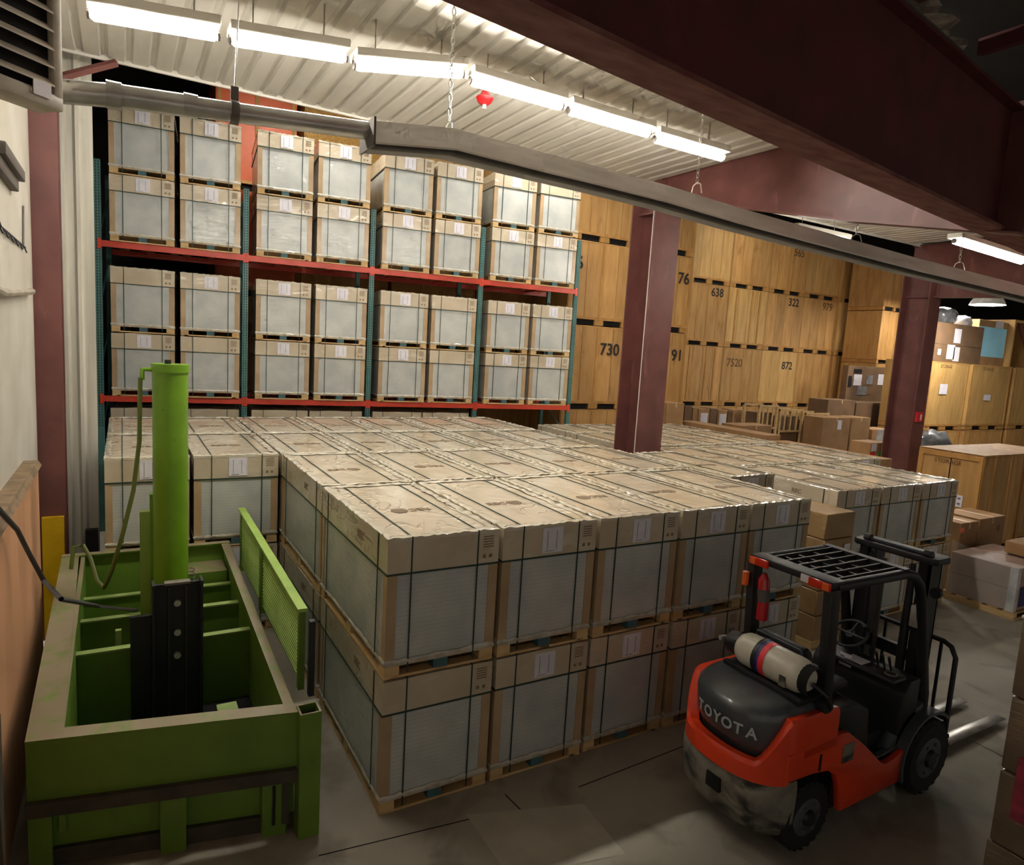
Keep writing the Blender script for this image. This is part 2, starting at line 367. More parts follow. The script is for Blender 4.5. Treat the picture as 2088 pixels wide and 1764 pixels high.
# steel columns, I section
def column(x, y, wd, dp, z1, name, face_dir=1):
    t = .03
    m = MB().box(x - wd / 2, x + wd / 2, y - dp / 2, y - dp / 2 + t, 0, z1).box(x - wd / 2, x + wd / 2, y + dp / 2 - t, y + dp / 2, 0, z1).box(x - .015, x + .015, y - dp / 2 + t, y + dp / 2 - t, 0, z1)
    o = struct(name, m, 'maroon'); return o
c0 = column(-2.51, 4.86, .3, .34, 6.98, 'column_1')
part('yellow_guard', MB().box(-2.6, -2.38, 4.6, 5.05, 0, 1.55), 'yellow', c0)
part('knee_brace', MB().tube([at(112, 160, Y=4.86), at(238, 128, Y=4.95)], .045, 4), 'maroon', c0)
C1X, C1Y = 6.62, 4.86
c1 = column(C1X + .06, C1Y, .6, .64, 6.95, 'column_2')
part('conduit', MB().tube([(C1X - .2, C1Y - .24, 2), (C1X - .2, C1Y - .24, 6.7)], .014, 6), 'fixture', c1)
for z in (3.2, 4.6, 5.8): part('conduit_clip', MB().box(C1X - .23, C1X - .15, C1Y - .29, C1Y - .27, z, z + .04), 'fixture', c1)
p2 = at(1870, 700, Y=4.86); C2X = p2.x - .1
c2 = column(C2X, C1Y, .5, .7, 6.4, 'column_3')
s = at(1873, 850, Y=C1Y - .36)
part('wall_sign', MB().box(s.x - .14, s.x + .12, C1Y - .4, C1Y - .352, s.z - .12, s.z + .12), 'sign_red', c2)
part('sign_print', MB().box(s.x + .0, s.x + .06, C1Y - .405, C1Y - .4, s.z - .08, s.z + .06), 'paper', c2)

# haunched rafters from the columns towards the girder
def rafter(x, pts_bot, pts_top, name):
    m = MB()
    for k in range(len(pts_bot) - 1):
        (y0, b0), (y1, b1) = pts_bot[k], pts_bot[k + 1]; t0, t1 = pts_top[k], pts_top[k + 1]
        m.hexa([(x - .012, y0, b0), (x + .012, y0, b0), (x + .012, y1, b1), (x - .012, y1, b1), (x - .012, y0, t0), (x + .012, y0, t0), (x + .012, y1, t1), (x - .012, y1, t1)])
        m.hexa([(x - .12, y0, b0 - .025), (x + .12, y0, b0 - .025), (x + .12, y1, b1 - .025), (x - .12, y1, b1 - .025), (x - .12, y0, b0), (x + .12, y0, b0), (x + .12, y1, b1), (x - .12, y1, b1)])
        m.hexa([(x - .1, y0, t0), (x + .1, y0, t0), (x + .1, y1, t1), (x - .1, y1, t1), (x - .1, y0, t0 + .02), (x + .1, y0, t0 + .02), (x + .1, y1, t1 + .02), (x - .1, y1, t1 + .02)])
    return struct(name, m, 'maroon')
rafter(C1X, [(C1Y + .3, 6.45), (3.4, 6.4), (1.0, 5.83), (-1.1, 5.42)], [7.02, 7.02, 7.0, 6.9], 'beam_1')
rafter(C2X, [(C1Y + .3, 5.75), (3.4, 5.7), (1.0, 5.6), (-1.1, 5.5)], [6.98, 6.98, 6.98, 6.9], 'beam_2')
# deep girder crossing above, close to the camera
GA, GB = Vector((-2.6, -2.18, 0)), Vector((17, .72, 0))
gd = (GB - GA).normalized(); gn = Vector((-gd.y, gd.x, 0))
def girder_box(o0, o1, z0, z1):
    p = [GA + gn * o0, GB + gn * o0, GB + gn * o1, GA + gn * o1]
    return [(q.x, q.y, z0) for q in p] + [(q.x, q.y, z1) for q in p]
gz0, gz1 = 5.5, 6.72
g = struct('beam_3', MB().hexa(girder_box(-.01, .01, gz0, gz1)), 'girder')
link('top_flange', MB().hexa(girder_box(-.12, .12, gz1, gz1 + .03)).mesh('top_flange'), 'girder', g)
link('bottom_flange', MB().hexa(girder_box(-.12, .17, gz0 - .035, gz0)).mesh('bottom_flange'), 'girder_dust', g)
# torn foil insulation above the girder
m = MB()
for i in range(16):
    q = GA + gd * (5.5 + i * .13); wv = .05 * math.sin(i * 1.9) + .05 * random.random(); p0, p1 = q - gn * .135, q - gn * (.32 - i * .012 + wv)
    m.v += [(p0.x, p0.y, gz1 + .035), (p1.x, p1.y, 6.8 - .03 * random.random())]
for i in range(15): m.quad(2 * i, 2 * i + 2, 2 * i + 3, 2 * i + 1)
link('insulation_strip', m.mesh('insulation'), 'foil', g)

# small fittings on the white wall
def wall_pt(px, py): return at(px, py, X=-2.6)
p, q = wall_pt(0, 352), wall_pt(30, 358)
t = thing('wall_bracket', (-2.62, p.y, p.z), 'grey metal bracket on the white wall below the heater', 'bracket')
part('bracket_arm', MB().box(-2.63, -2.52, p.y - .3, q.y, q.z - .05, q.z + .05).box(-2.63, -2.56, p.y - .3, q.y - .1, q.z - .16, q.z - .05), 'bracket', t, bevel=.01)
p, q, r = wall_pt(0, 462), wall_pt(50, 505), wall_pt(50, 420)
t = thing('hook_rail', (-2.62, q.y, q.z), 'black serrated hook rail hanging on the white wall', 'rail')
part('rail_bar', MB().tube([(-2.6, p.y - .3, p.z + .1), (-2.6, p.y, p.z), (-2.6, q.y, q.z)], .014, 6), 'black', t)
for i in range(6):
    f = i / 5; a = Vector((-2.6, p.y, p.z)).lerp(Vector((-2.6, q.y, q.z)), f)
    part('hook', MB().tube([a, a + Vector((.02, -.03, -.05))], .008, 5), 'black', t)
part('rail_upright', MB().tube([(-2.61, q.y, q.z), (-2.61, r.y, r.z)], .01, 6), 'bracket', t)
p, q = wall_pt(0, 597), wall_pt(60, 594)
tag(link('wall_conduit', MB().tube([(-2.58, p.y - .6, p.z + .02), (-2.58, p.y, p.z), (-2.58, q.y, q.z), (-2.62, q.y + .05, q.z)], .035, 8).mesh('conduit'), 'louver'), 'cream horizontal conduit stub on the white wall beside the maroon column', 'conduit')

p, q, r = at(2, 1440, X=-2.44), at(14, 1440, X=-2.44), at(20, 1672, X=-2.4)
tag(link('plank', MB().hexa([(-2.47, q.y - .35, .02), (-2.43, q.y - .35, .02), (-2.43, r.y, .02), (-2.47, r.y, .02), (-2.49, q.y - .35, q.z), (-2.46, q.y - .35, q.z), (-2.46, q.y - .1, q.z), (-2.49, q.y - .1, q.z)]).mesh('plank'), 'rubstrip'), 'dark weathered plank leaning on the peach wall board', 'plank')

# ================================================================== LAMPS
def fixture(a, b, label, group='fluorescent strip lights under the ribbed ceiling'):
    a, b = Vector(a), Vector(b); d = (b - a); L = d.length; d.normalize(); mid = (a + b) / 2
    t = thing('strip_light', mid + Vector((0, 0, .05)), label, 'light', group)
    n = Vector((0, 1, 0))
    def bar(y0, y1, z0, z1, e=0):
        pts = []
        for zz in (z0, z1):
            for c, s_, yy in ((a, e, y0), (b, -e, y0), (b, -e, y1), (a, e, y1)):
                p = c + d * s_ + n * yy + Vector((0, 0, zz)); pts.append(tuple(p))
        return MB().hexa(pts)
    part('housing', bar(-.12, .12, .05, .13), 'fixture', t, bevel=.008, seg=1)
    pts = [a + d * .02, a + d * .05, b - d * .05, b - d * .02]
    part('tube', MB().tube(pts, [.03, .055, .055, .03], 8), 'tube', t)
    for c in (a, b): part('end_cap', MB().tube([c - d * .0, c + d * .02], .045, 8), 'bracket', t) if c == a else part('end_cap', MB().tube([c - d * .02, c], .045, 8), 'bracket', t)
    for f in (.2, .8):
        c = a.lerp(b, f); part('hanger', MB().tube([c + Vector((0, .06, .13)), c + Vector((0, .06, CEIL - c.z + .02))], .008, 5), 'chain', t)
    return t
LY = 2.0
for i, (x0, y0, x1, y1) in enumerate([(176, 26, 448, 73), (466, 80, 708, 118), (720, 132, 945, 150), (957, 163, 1147, 217), (1157, 224, 1325, 273), (1333, 282, 1476, 322)]):
    fixture(at(x0, y0, Y=LY), at(x1, y1, Y=LY), ORD[i] + ' fluorescent strip light from the louvred heater, in the main lit row')
pa, pb = at(1945, 491, Y=1.6), at(2085, 534, Y=1.6)
fixture(pa, pb, 'lone fluorescent strip light beyond the haunched maroon beam', 'lone strip lights')
pa, pb = at(1617, 459, Y=3.6), at(1722, 520, Y=3.6)
fixture((pa.x, 3.6, 6.3), (pb.x, 3.6, 6.3), 'fluorescent strip light half hidden behind the radiant heater hood', 'lone strip lights')
def highbay(px, py, Y, r, label): highbay_at(at(px, py, Y=Y), r, label)
def highbay_at(c, r, label):
    t = thing('highbay_lamp', c, label, 'lamp', 'round high bay lamps in the far hall')
    ring = lambda rr, z: [(c.x + rr * math.cos(k * PI / 10), c.y + rr * math.sin(k * PI / 10), c.z + z) for k in range(20)]
    m = MB(); prof = [(r, 0), (r * .9, .12), (r * .55, .4), (r * .2, .5), (r * .2, .75)]
    for rr, z in prof: m.v += ring(rr, z)
    for j in range(len(prof) - 1):
        for k in range(20): m.quad(j * 20 + k, j * 20 + (k + 1) % 20, (j + 1) * 20 + (k + 1) % 20, (j + 1) * 20 + k, smooth=True)
    part('reflector', m, 'hood', t)
    m = MB(); m.v += ring(r * .93, .02); m.f.append(tuple(range(20))); m.sm.append(False); m.v += ring(r * .93, .05); m.f.append(tuple(range(20, 40))); m.sm.append(False)
    part('lamp', m, 'lamp', t)
    part('stem', MB().tube([(c.x, c.y, c.z + .7), (c.x, c.y, 11.5)], .02, 6), 'chain', t)
highbay(1932, 602, 9, .42, 'high bay lamp close to the maroon column in the far hall')
highbay(2013, 622, 6.5, .5, 'high bay lamp hanging over the blue panelled carton')
for i, (hx_, hy_, lab) in enumerate(((1.6, 8.7, 'high bay lamp above the deck edge before the orange crate'), (6.4, 7.6, 'high bay lamp above the deck edge before the rack end'), (17.5, 9.6, 'high bay lamp before the long far crate wall'))):
    highbay_at(Vector((hx_, hy_, 9.5 if i < 2 else 9.7)), .42, lab)
# red warning device on the deck
c = at(988, 205, Y=3.0)
t = thing('fire_bell', (c.x, c.y, c.z), 'small red domed alarm hanging under the deck by the strip lights', 'alarm')
prof = [(.0, -.05), (.05, -.05), (.09, -.02), (.11, .03), (.06, .07), (.03, .12)]
m = MB()
for rr, z in prof: m.v += [(c.x + rr * math.cos(k * PI / 8), c.y + rr * math.sin(k * PI / 8), c.z + z) for k in range(16)]
for j in range(len(prof) - 1):
    for k in range(16): m.quad(j * 16 + k, j * 16 + (k + 1) % 16, (j + 1) * 16 + (k + 1) % 16, (j + 1) * 16 + k, smooth=True)
part('dome', m, 'redext', t); part('stem', MB().tube([(c.x, c.y, c.z + .1), (c.x, c.y, CEIL + .02)], .03, 8), 'bracket', t)
part('nozzle', MB().tube([(c.x, c.y, c.z - .05), (c.x, c.y, c.z - .1)], .025, 8), 'bolt', t)

# ================================================================== RADIANT TUBE HEATER
HY = 1.3
hp = [at(x, y, Y=HY) for x, y in ((-40, 168), (110, 185), (250, 197), (390, 217), (480, 230), (760, 268))]
hh = [at(x, y, Y=HY) for x, y in ((752, 276), (915, 290), (1090, 335), (1200, 362), (1340, 398), (1480, 440), (1600, 473), (1850, 540), (2088, 598), (2300, 655))]
t = thing('tube_heater', (hp[2].x, HY, hp[2].z), 'long galvanised radiant tube heater with reflector hood hung on chains', 'heater')
part('tube', MB().tube(hp[:4], .085, 16), 'galv', t)
part('tube', MB().tube([hp[3]] + hp[4:], .078, 16), 'galv', t)
for q, r in ((at(232, 195, Y=HY), .1), (at(388, 216, Y=HY), .09)):
    part('collar', MB().tube([q - Vector((.05, 0, 0)), q + Vector((.05, 0, 0))], r, 16), 'galv', t)
q = at(478, 230, Y=HY)
part('hanger_strap', MB().tube([q - Vector((.03, 0, .0)), q + Vector((.03, 0, 0))], .092, 14), 'bracket', t)
part('hanger_strap', MB().box(q.x - .03, q.x + .03, HY - .01, HY + .01, q.z, q.z + .2), 'bracket', t)
part('hanger_wire', MB().tube([q + Vector((0, 0, .18)), (q.x + .05, HY, CEIL + .02)], .006, 5), 'chain', t)
def hood_mesh(pts):
    m = MB(); prof = [(-.2, -.1), (-.19, -.115), (-.1, .085), (.1, .085), (.19, -.115), (.2, -.1), (.11, .1), (-.11, .1)]
    n = len(prof)
    for p in pts:
        for u, v in prof: m.v.append((p.x, p.y + u, p.z + v))
    for i in range(len(pts) - 1):
        for k in range(n): m.quad(i * n + k, i * n + (k + 1) % n, (i + 1) * n + (k + 1) % n, (i + 1) * n + k)
    m.f.append(tuple(range(n))); m.sm.append(False); m.f.append(tuple((len(pts) - 1) * n + k for k in range(n))); m.sm.append(False)
    return m
for s_ in ((0, 3), (2, 5), (4, 7), (6, 9), (8, 10)):
    seg = hh[s_[0]:s_[1] + 0]
    if len(seg) > 1: part('reflector_hood', hood_mesh(seg), 'hood', t)
part('burner_tube', MB().tube([p + Vector((0, -.02, -.07)) for p in hh], .055, 10), 'darktube', t)
part('end_plate', MB().box(hh[0].x - .02, hh[0].x, HY - .2, HY + .2, hh[0].z - .13, hh[0].z + .11), 'bracket', t)
def chain(top, bot, parent):
    m = MB(); top, bot = Vector(top), Vector(bot); L = (top - bot).length; n = int(L / .06)
    for i in range(n):
        c = top.lerp(bot, (i + .5) / n); ax = Vector((1, 0, 0)) if i % 2 else Vector((0, 1, 0)); d = (bot - top).normalized()
        pts = [c + ax * .018 * math.cos(a) + d * .04 * math.sin(a) for a in [k * PI / 3 for k in range(7)]]
        m.tube(pts, .006, 4, cap=False)
    part('chain', m, 'chain', parent)
for (bx, by, ty) in ((915, 268, 70), (1420, 388, 250), (1745, 490, 440), (1955, 545, 490)):
    b_ = at(bx, by, Y=HY)
    chain((b_.x, HY, CEIL + .02), (b_.x, HY, b_.z + .08), t)
    part('chain_spreader', MB().tube([(b_.x - .02, HY - .11, b_.z - .05), (b_.x, HY - .06, b_.z + .06), (b_.x, HY, b_.z + .09), (b_.x, HY + .06, b_.z + .06), (b_.x + .02, HY + .11, b_.z - .05)], .007, 5), 'chain', t)
# sagging wire under the deck
a, b_ = at(890, 5, Y=1.9), at(1160, 215, Y=2.5)
tag(link('ceiling_wire', MB().tube([a, a.lerp(b_, .5) + Vector((0, 0, -.02)), b_], .008, 5).mesh('wire'), 'chain'), 'thin grey wire running under the ribbed deck to the strip lights', 'wire')

# louvred unit heater hanging at the top corner
hc = at(62, 60, Y=.8)
t = thing('unit_heater', (hc.x, hc.y, hc.z - .45), 'cream louvred unit heater hanging above the heater tube', 'heater', rz=math.radians(42))
U = lambda name, mb, mat, bevel=0: link(name, mb.mesh(name, bevel), mat, t)
U('casing', MB().box(-.42, .2, .03, .2, .0, 1.2), 'louver', .03)
U('frame', MB().box(-.42, .2, -.03, .04, 0, .1).box(-.42, -.35, -.03, .04, .07, 1.2).box(.13, .2, -.03, .04, .07, 1.2), 'louver', .018)
U('backing', MB().box(-.36, .14, .02, .035, .06, 1.15), 'near_black')
for i in range(9):
    z = .14 + i * .115
    U('louver_slat', MB().add([(-.35, -.035, z), (.135, -.035, z), (.135, .03, z + .055), (-.35, .03, z + .055), (-.35, -.03, z + .012), (.135, -.03, z + .012), (.135, .03, z + .067), (-.35, .03, z + .067)], [(0, 1, 2, 3), (4, 7, 6, 5), (0, 4, 5, 1), (1, 5, 6, 2), (2, 6, 7, 3), (3, 7, 4, 0)]), 'louver')
U('rating_plate', MB().box(-.02, .1, -.042, -.034, .05, .14), 'paper')

# ================================================================== WRAPPED PALLET LOADS
LW, LL, LH, PH = 1.0, 1.97, 1.165, .13
def strap_loop_y(x, z0, z1, y0, y1, w=.0055):
    m = MB(); e = .006
    m.box(x - w, x + w, y0 - e, y0, z0, z1 + e).box(x - w, x + w, y0, y1, z1, z1 + e).box(x - w, x + w, y1, y1 + e, z0, z1 + e); return m
def strap_loop_x(y, z0, z1, x0, x1, w=.007):
    m = MB(); e = .006
    m.box(x0 - e, x0, y - w, y + w, z0, z1 + e).box(x1, x1 + e, y - w, y + w, z0, z1 + e); return m
CAPZ = LH - .29; hx = LW / 2
mesh_cap = []
for k in range(3):   # slightly different sag on each lid
    m = MB(); nx, ny = 6, 8; rnd = random.Random(k)
    for j in range(ny + 1):
        for i in range(nx + 1):
            edge = (i in (0, nx)) or (j in (0, ny))
            m.v.append((-hx - .004 + (LW + .008) * i / nx, -.004 + (LL + .008) * j / ny, LH - (.012 * rnd.random() if edge else .006 * rnd.random())))
    for j in range(ny):
        for i in range(nx): m.quad(j * (nx + 1) + i, j * (nx + 1) + i + 1, (j + 1) * (nx + 1) + i + 1, (j + 1) * (nx + 1) + i, smooth=True)
    rim = [i for i in range(nx + 1)] + [j * (nx + 1) + nx for j in range(1, ny + 1)] + [ny * (nx + 1) + i for i in range(nx - 1, -1, -1)] + [j * (nx + 1) for j in range(ny - 1, 0, -1)]
    base = len(m.v)
    for r in rim: x, y, z = m.v[r]; m.v.append((x, y, CAPZ))
    for i in range(len(rim)): m.quad(rim[i], rim[(i + 1) % len(rim)], base + (i + 1) % len(rim), base + i)
    mesh_cap.append(m.mesh('cap'))
mesh_load = MB().box(-hx + .008, hx - .008, .006, LL - .006, PH, CAPZ).mesh('load')
mesh_post = MB().add([(0, 0, PH), (.085, 0, PH), (.085, .012, PH), (.012, .012, PH), (.012, .085, PH), (0, .085, PH), (0, 0, CAPZ), (.085, 0, CAPZ), (.085, .012, CAPZ), (.012, .012, CAPZ), (.012, .085, CAPZ), (0, .085, CAPZ)],
   [(5, 4, 3, 2, 1, 0), (6, 7, 8, 9, 10, 11), (0, 1, 7, 6), (1, 2, 8, 7), (2, 3, 9, 8), (3, 4, 10, 9), (4, 5, 11, 10), (5, 0, 6, 11)]).mesh('post')
mesh_sy = [strap_loop_y(x, .04, LH, 0 - .004, LL + .004).mesh('strap') for x in (-.3, .3)]
mesh_sx = [MB().box(-hx - .011, -hx - .005, y - .007, y + .007, .1, LH - .004).mesh('strap') for y in (.22, LL - .22)]
m = MB(); e = .008
m.box(-hx - e, hx + e, -e, -.002, CAPZ - .012, CAPZ + .004).box(-hx - e, hx + e, LL + .002, LL + e, CAPZ - .012, CAPZ + .004).box(-hx - e, -hx - .002, -e, LL + e, CAPZ - .012, CAPZ + .004).box(hx + .002, hx + e, -e, LL + e, CAPZ - .012, CAPZ + .004)
mesh_band = m.mesh('band')
mesh_label = MB().box(-.1, .12, -.012, -.005, CAPZ + .03, LH - .03).mesh('label')
m = MB()
for i in range(2): m.box(-.05 + i * .1, -.045 + i * .1, -.0135, -.012, CAPZ + .06, LH - .06)
m.box(-.07, .02, -.0135, -.012, CAPZ + .045, CAPZ + .05)
mesh_labelprint = m.mesh('print')
m = MB()
for i in range(5): m.box(.35, .45, -.0065, -.005, LH - .06 - i * .022, LH - .05 - i * .022)
m.box(.35, .38, -.0065, -.005, CAPZ + .05, CAPZ + .08).box(.41, .44, -.0065, -.005, CAPZ + .05, CAPZ + .08)
mesh_capprint = m.mesh('print')
m = MB(); lz = LH + .0015     # leaf emblem: striped disc
for i in range(7):
    y = -.085 + i * .026; hw = math.sqrt(max(.0, .1 ** 2 - y * y)); m.box(-hw, hw, y - .009, y + .009, lz - .0012, lz + .001)
mesh_emblem = m.mesh('emblem')
m = MB(); rnd = random.Random(3)
def skirt(m):
    ring = []
    N = [18, 34]
    per = [(-hx + LW * i / N[0], 0) for i in range(N[0])] + [(hx, LL * i / N[1]) for i in range(N[1])] + [(hx - LW * i / N[0], LL) for i in range(N[0])] + [(-hx, LL - LL * i / N[1]) for i in range(N[1])]
    rows = [(.158, .002), (.14, .008), (.122, .006), (.108, .001)]
    for z, o in rows:
        for x, y in per:
            oo = o + .008 * rnd.random() * (o > .005); sx = (x / hx if abs(abs(x) - hx) < 1e-6 else 0); sy = -1 if y < 1e-6 else 1 if y > LL - 1e-6 else 0
            m.v.append((x + sx * oo, y + sy * oo, z + .016 * (rnd.random() - .5)))
    n = len(per)
    for j in range(len(rows) - 1):
        for i in range(n): m.quad(j * n + i, j * n + (i + 1) % n, (j + 1) * n + (i + 1) % n, (j + 1) * n + i, smooth=True)
skirt(m); mesh_skirt = m.mesh('skirt')
def edge_film(seed):
    m = MB(); rnd = random.Random(seed); N = (26, 48)
    per = [(-hx + LW * i / N[0], 0) for i in range(N[0])] + [(hx, LL * i / N[1]) for i in range(N[1])] + [(hx - LW * i / N[0], LL) for i in range(N[0])] + [(-hx, LL - LL * i / N[1]) for i in range(N[1])]
    n = len(per); amp = [rnd.random() ** 2 for _ in per]
    for z, o in ((-.028, .005), (-.003, .006), (.005, -.014), (.001, -.05)):
        for k, (x, y) in enumerate(per):
            cx_, cy_ = x / hx, (y - LL / 2) / (LL / 2); ex_ = 1 if abs(abs(x) - hx) < 1e-6 else 0; ey_ = 1 if y < 1e-6 or y > LL - 1e-6 else 0
            oo = o * (1 + .8 * rnd.random()); zz = LH + z + (amp[k] * .014 if z > -.01 and o > -.02 else 0) + .004 * (rnd.random() - .5) * (z < 0.002) + .002
            m.v.append((x + ex_ * oo * math.copysign(1, cx_), y + ey_ * oo * math.copysign(1, cy_), zz))
    for j in range(3):
        for i in range(n): m.quad(j * n + i, j * n + (i + 1) % n, (j + 1) * n + (i + 1) % n, (j + 1) * n + i, smooth=True)
    me = m.mesh('film_edge'); me.materials.append(M['film_clear']); return me
mesh_edge = [edge_film(k) for k in range(2)]
# pallet pieces
mesh_deckboard = MB().box(-hx, hx, -.065, .065, .1, .13).mesh('deck_board')
mesh_block = MB().box(-.065, .065, -.065, .065, .022, .1).mesh('block')
mesh_bottom_y = MB().box(-.06, .06, 0, LL, 0, .022).mesh('bottom_board')
mesh_bottom_x = MB().box(-hx + .06, hx - .06, -.05, .05, 0, .022).mesh('bottom_board')
mesh_deckslab = MB().box(-hx, hx, 0, LL, .1, .13).mesh('deck')
for me, mt in ((mesh_load, 'load'), (mesh_post, 'post'), (mesh_band, 'strap'), (mesh_label, 'paper'), (mesh_labelprint, 'print_grey'), (mesh_capprint, 'print'), (mesh_emblem, 'print'), (mesh_skirt, 'film'),
    (mesh_deckboard, 'pine'), (mesh_block, 'pine'), (mesh_bottom_y, 'pine'), (mesh_bottom_x, 'pine'), (mesh_deckslab, 'pine')): me.materials.append(M[mt])
for me in mesh_cap: me.materials.append(M['cap'])
for me in mesh_sy + mesh_sx: me.materials.append(M['strap'])
mesh_block_teal = mesh_block.copy(); mesh_block_teal.materials.clear(); mesh_block_teal.materials.append(M['teal_block'])
mesh_rec = text_mesh('REC', .12, .002).copy(); mesh_rec.materials.append(M['print'])
mesh_rec_small = text_mesh('REC', .1, .002).copy(); mesh_rec_small.materials.append(M['print'])

def load(loc, label, group, level=1, scale=(1, 1, 1), rz=0, flip=False, has_label=True, side=False, top=True):
    """level 2: every board of the pallet; level 1: front of the pallet; level 0: plain"""
    t = thing('wrapped_pallet', loc, label, 'pallet load', group, rz); t.scale = scale
    L = lambda name, me, loc=(0, 0, 0), rot=None, sc_=None, par=t: link(name, me, None, par, loc, rot, sc_)
    L('cap', random.choice(mesh_cap)); L('panel_stack', mesh_load)
    for s_ in ((1, 1), (-1, 1)) + (((1, -1), (-1, -1)) if level == 2 else ()):
        L('corner_board', mesh_post, (-hx * s_[0] - .002 * s_[0], -.002 if s_[1] > 0 else LL + .002, 0), None, (s_[0], s_[1], 1))
    for me in mesh_sy: L('strap', me)
    L('strap_band', mesh_band)
    if level == 2 or side:
        for me in mesh_sx: L('strap', me)
    if has_label and level > 0:
        lb = L('paper_label', mesh_label); L('label_print', mesh_labelprint, par=lb)['kind'] = 'stuff'
    if level > 0:
        L('cap_print', mesh_capprint)['kind'] = 'stuff'
        ex = -.12 if flip else .06
        L('emblem', mesh_emblem, (ex + .02, LL * .42, 0), None, (.8, .8, 1))['kind'] = 'stuff'; L('lettering', mesh_rec, (ex + .02 + (.2 if flip else -.2), LL * .42, LH + .002), (0, 0, PI if flip else 0))
        if side: L('lettering', mesh_rec_small, (-hx - .006, LL * .35, CAPZ + .14), (PI / 2, 0, -PI / 2))
    L('film_skirt', mesh_skirt)
    if level > 0 and top: L('film_edge', random.choice(mesh_edge))
    if level == 2:
        p = L('pallet', mesh_bottom_x, (0, .05, 0)); b = lambda n, me, lo: link(n, me, None, p, (lo[0], lo[1] - .05, lo[2]))
        b('bottom_board', mesh_bottom_x, (0, LL - .05, 0))
        for x in (-hx + .06, 0, hx - .06): b('bottom_board', mesh_bottom_y, (x, 0, 0))
        for x in (-hx + .066, 0, hx - .066):
            for y in (.066, LL / 2, LL - .066): b('block', mesh_block_teal if x == 0 and y < .1 else mesh_block, (x, y, 0))
        for i in range(9): b('deck_board', mesh_deckboard, (0, .066 + (LL - .132) * i / 8, 0))
    else:
        p = L('pallet', mesh_deckslab); b = lambda n, me, lo: link(n, me, None, p, lo)
        b('bottom_board', mesh_bottom_x, (0, .05, 0))
        for x in (-hx + .06, hx - .06): b('bottom_board', mesh_bottom_y, (x, 0, 0))
        for x in (-hx + .066, 0, hx - .066): b('block', mesh_block_teal if x == 0 else mesh_block, (x, .066, 0))
        for x in (-hx + .066, 0, hx - .066): b('block', mesh_block, (x, LL - .066, 0))
    return t

BW, BL, BH = 1.038, 2.028, 1.175
rowname = ['front row', 'second row', 'third row', 'fourth row']
colname = {0: 'at the green press end', 1: 'second from the green press end', 2: 'middle of the row', 3: 'second from the forklift end', 4: 'at the forklift end', 5: 'beside the maroon column'}
def jit(a=.006): return random.uniform(-a, a)
for r in range(4):
    cols = list(range(5)) + ([-2, -1] if r >= 2 else [])
    for c in cols:
        for lv in range(2):
            x = (c + .5) * BW if c > -2 else -1.5; y = r * BL + .02
            if lv == 0 and r >= 2 and c >= 0: lvl = 0
            elif lv == 0 and r >= 1 and c > 0: lvl = 0
            elif r == 0 or (r == 1 and c == 0): lvl = 2
            else: lvl = 1
            tier = 'upper' if lv else 'lower'
            if c < 0:
                where = ('against the corner beside the green cylinder' if c == -2 else 'between the green cylinder and the main block')
                lab = f'{tier} wrapped pallet load of the {"near" if r == 2 else "rear"} pair, {where}'
            else: lab = f'{tier} wrapped pallet load, {rowname[r]} of the main block, {colname[c]}'
            load((x + jit(), y + jit(), lv * BH), lab, 'wrapped pallet loads of the main block', lvl, rz=jit(.002), flip=(c + r) % 2 == 0,
                 has_label=not (r == 0 and c == 0), side=(c == 0), top=lv == 1, scale=(.88 if c == -2 else .985, .995, 1))
for lv in range(2):
    load((5.72, 1.33, lv * BH), ('upper' if lv else 'lower') + ' wrapped pallet load set back behind the forklift end of the front row', 'wrapped pallet loads of the main block', lv, scale=(.86, 1.0, 1))

# second block, beyond the maroon column; slightly lower loads
SW, SL, SH = 1.1, 2.0, 1.06
def sload(x, y, lv, label, lvl, sy=.98):
    load((x + jit(), y + jit(), lv * SH), label, 'wrapped pallet loads of the far block', lvl, scale=(1.045, sy, SH / BH), rz=jit(.002), flip=random.random() < .5, side=True, top=lv == 1)
pos = {0: 'beside the carton stack', 1: 'in the middle', 2: 'at the aisle end'}
for c in range(3):
    for lv in range(2): sload(7.65 + c * SW, .98, lv, f'{"upper" if lv else "lower"} wrapped pallet load, front row of the far block, {pos[c]}', 2 if lv else 1)
for c in range(4):
    for lv in range(2): sload(7.65 + c * SW, 3.0, lv, f'{"upper" if lv else "lower"} wrapped pallet load, second row of the far block, {ORD[c]} from the maroon column', lv)
for r in range(2):
    for c in range(4):
        for lv in range(2): sload(7.3 + c * SW, 5.22 + r * SL, lv, f'{"upper" if lv else "lower"} wrapped pallet load, {"third" if r == 0 else "rearmost"} row of the far block, {ORD[c]} from the rack side', lv, .66 if r else .98)

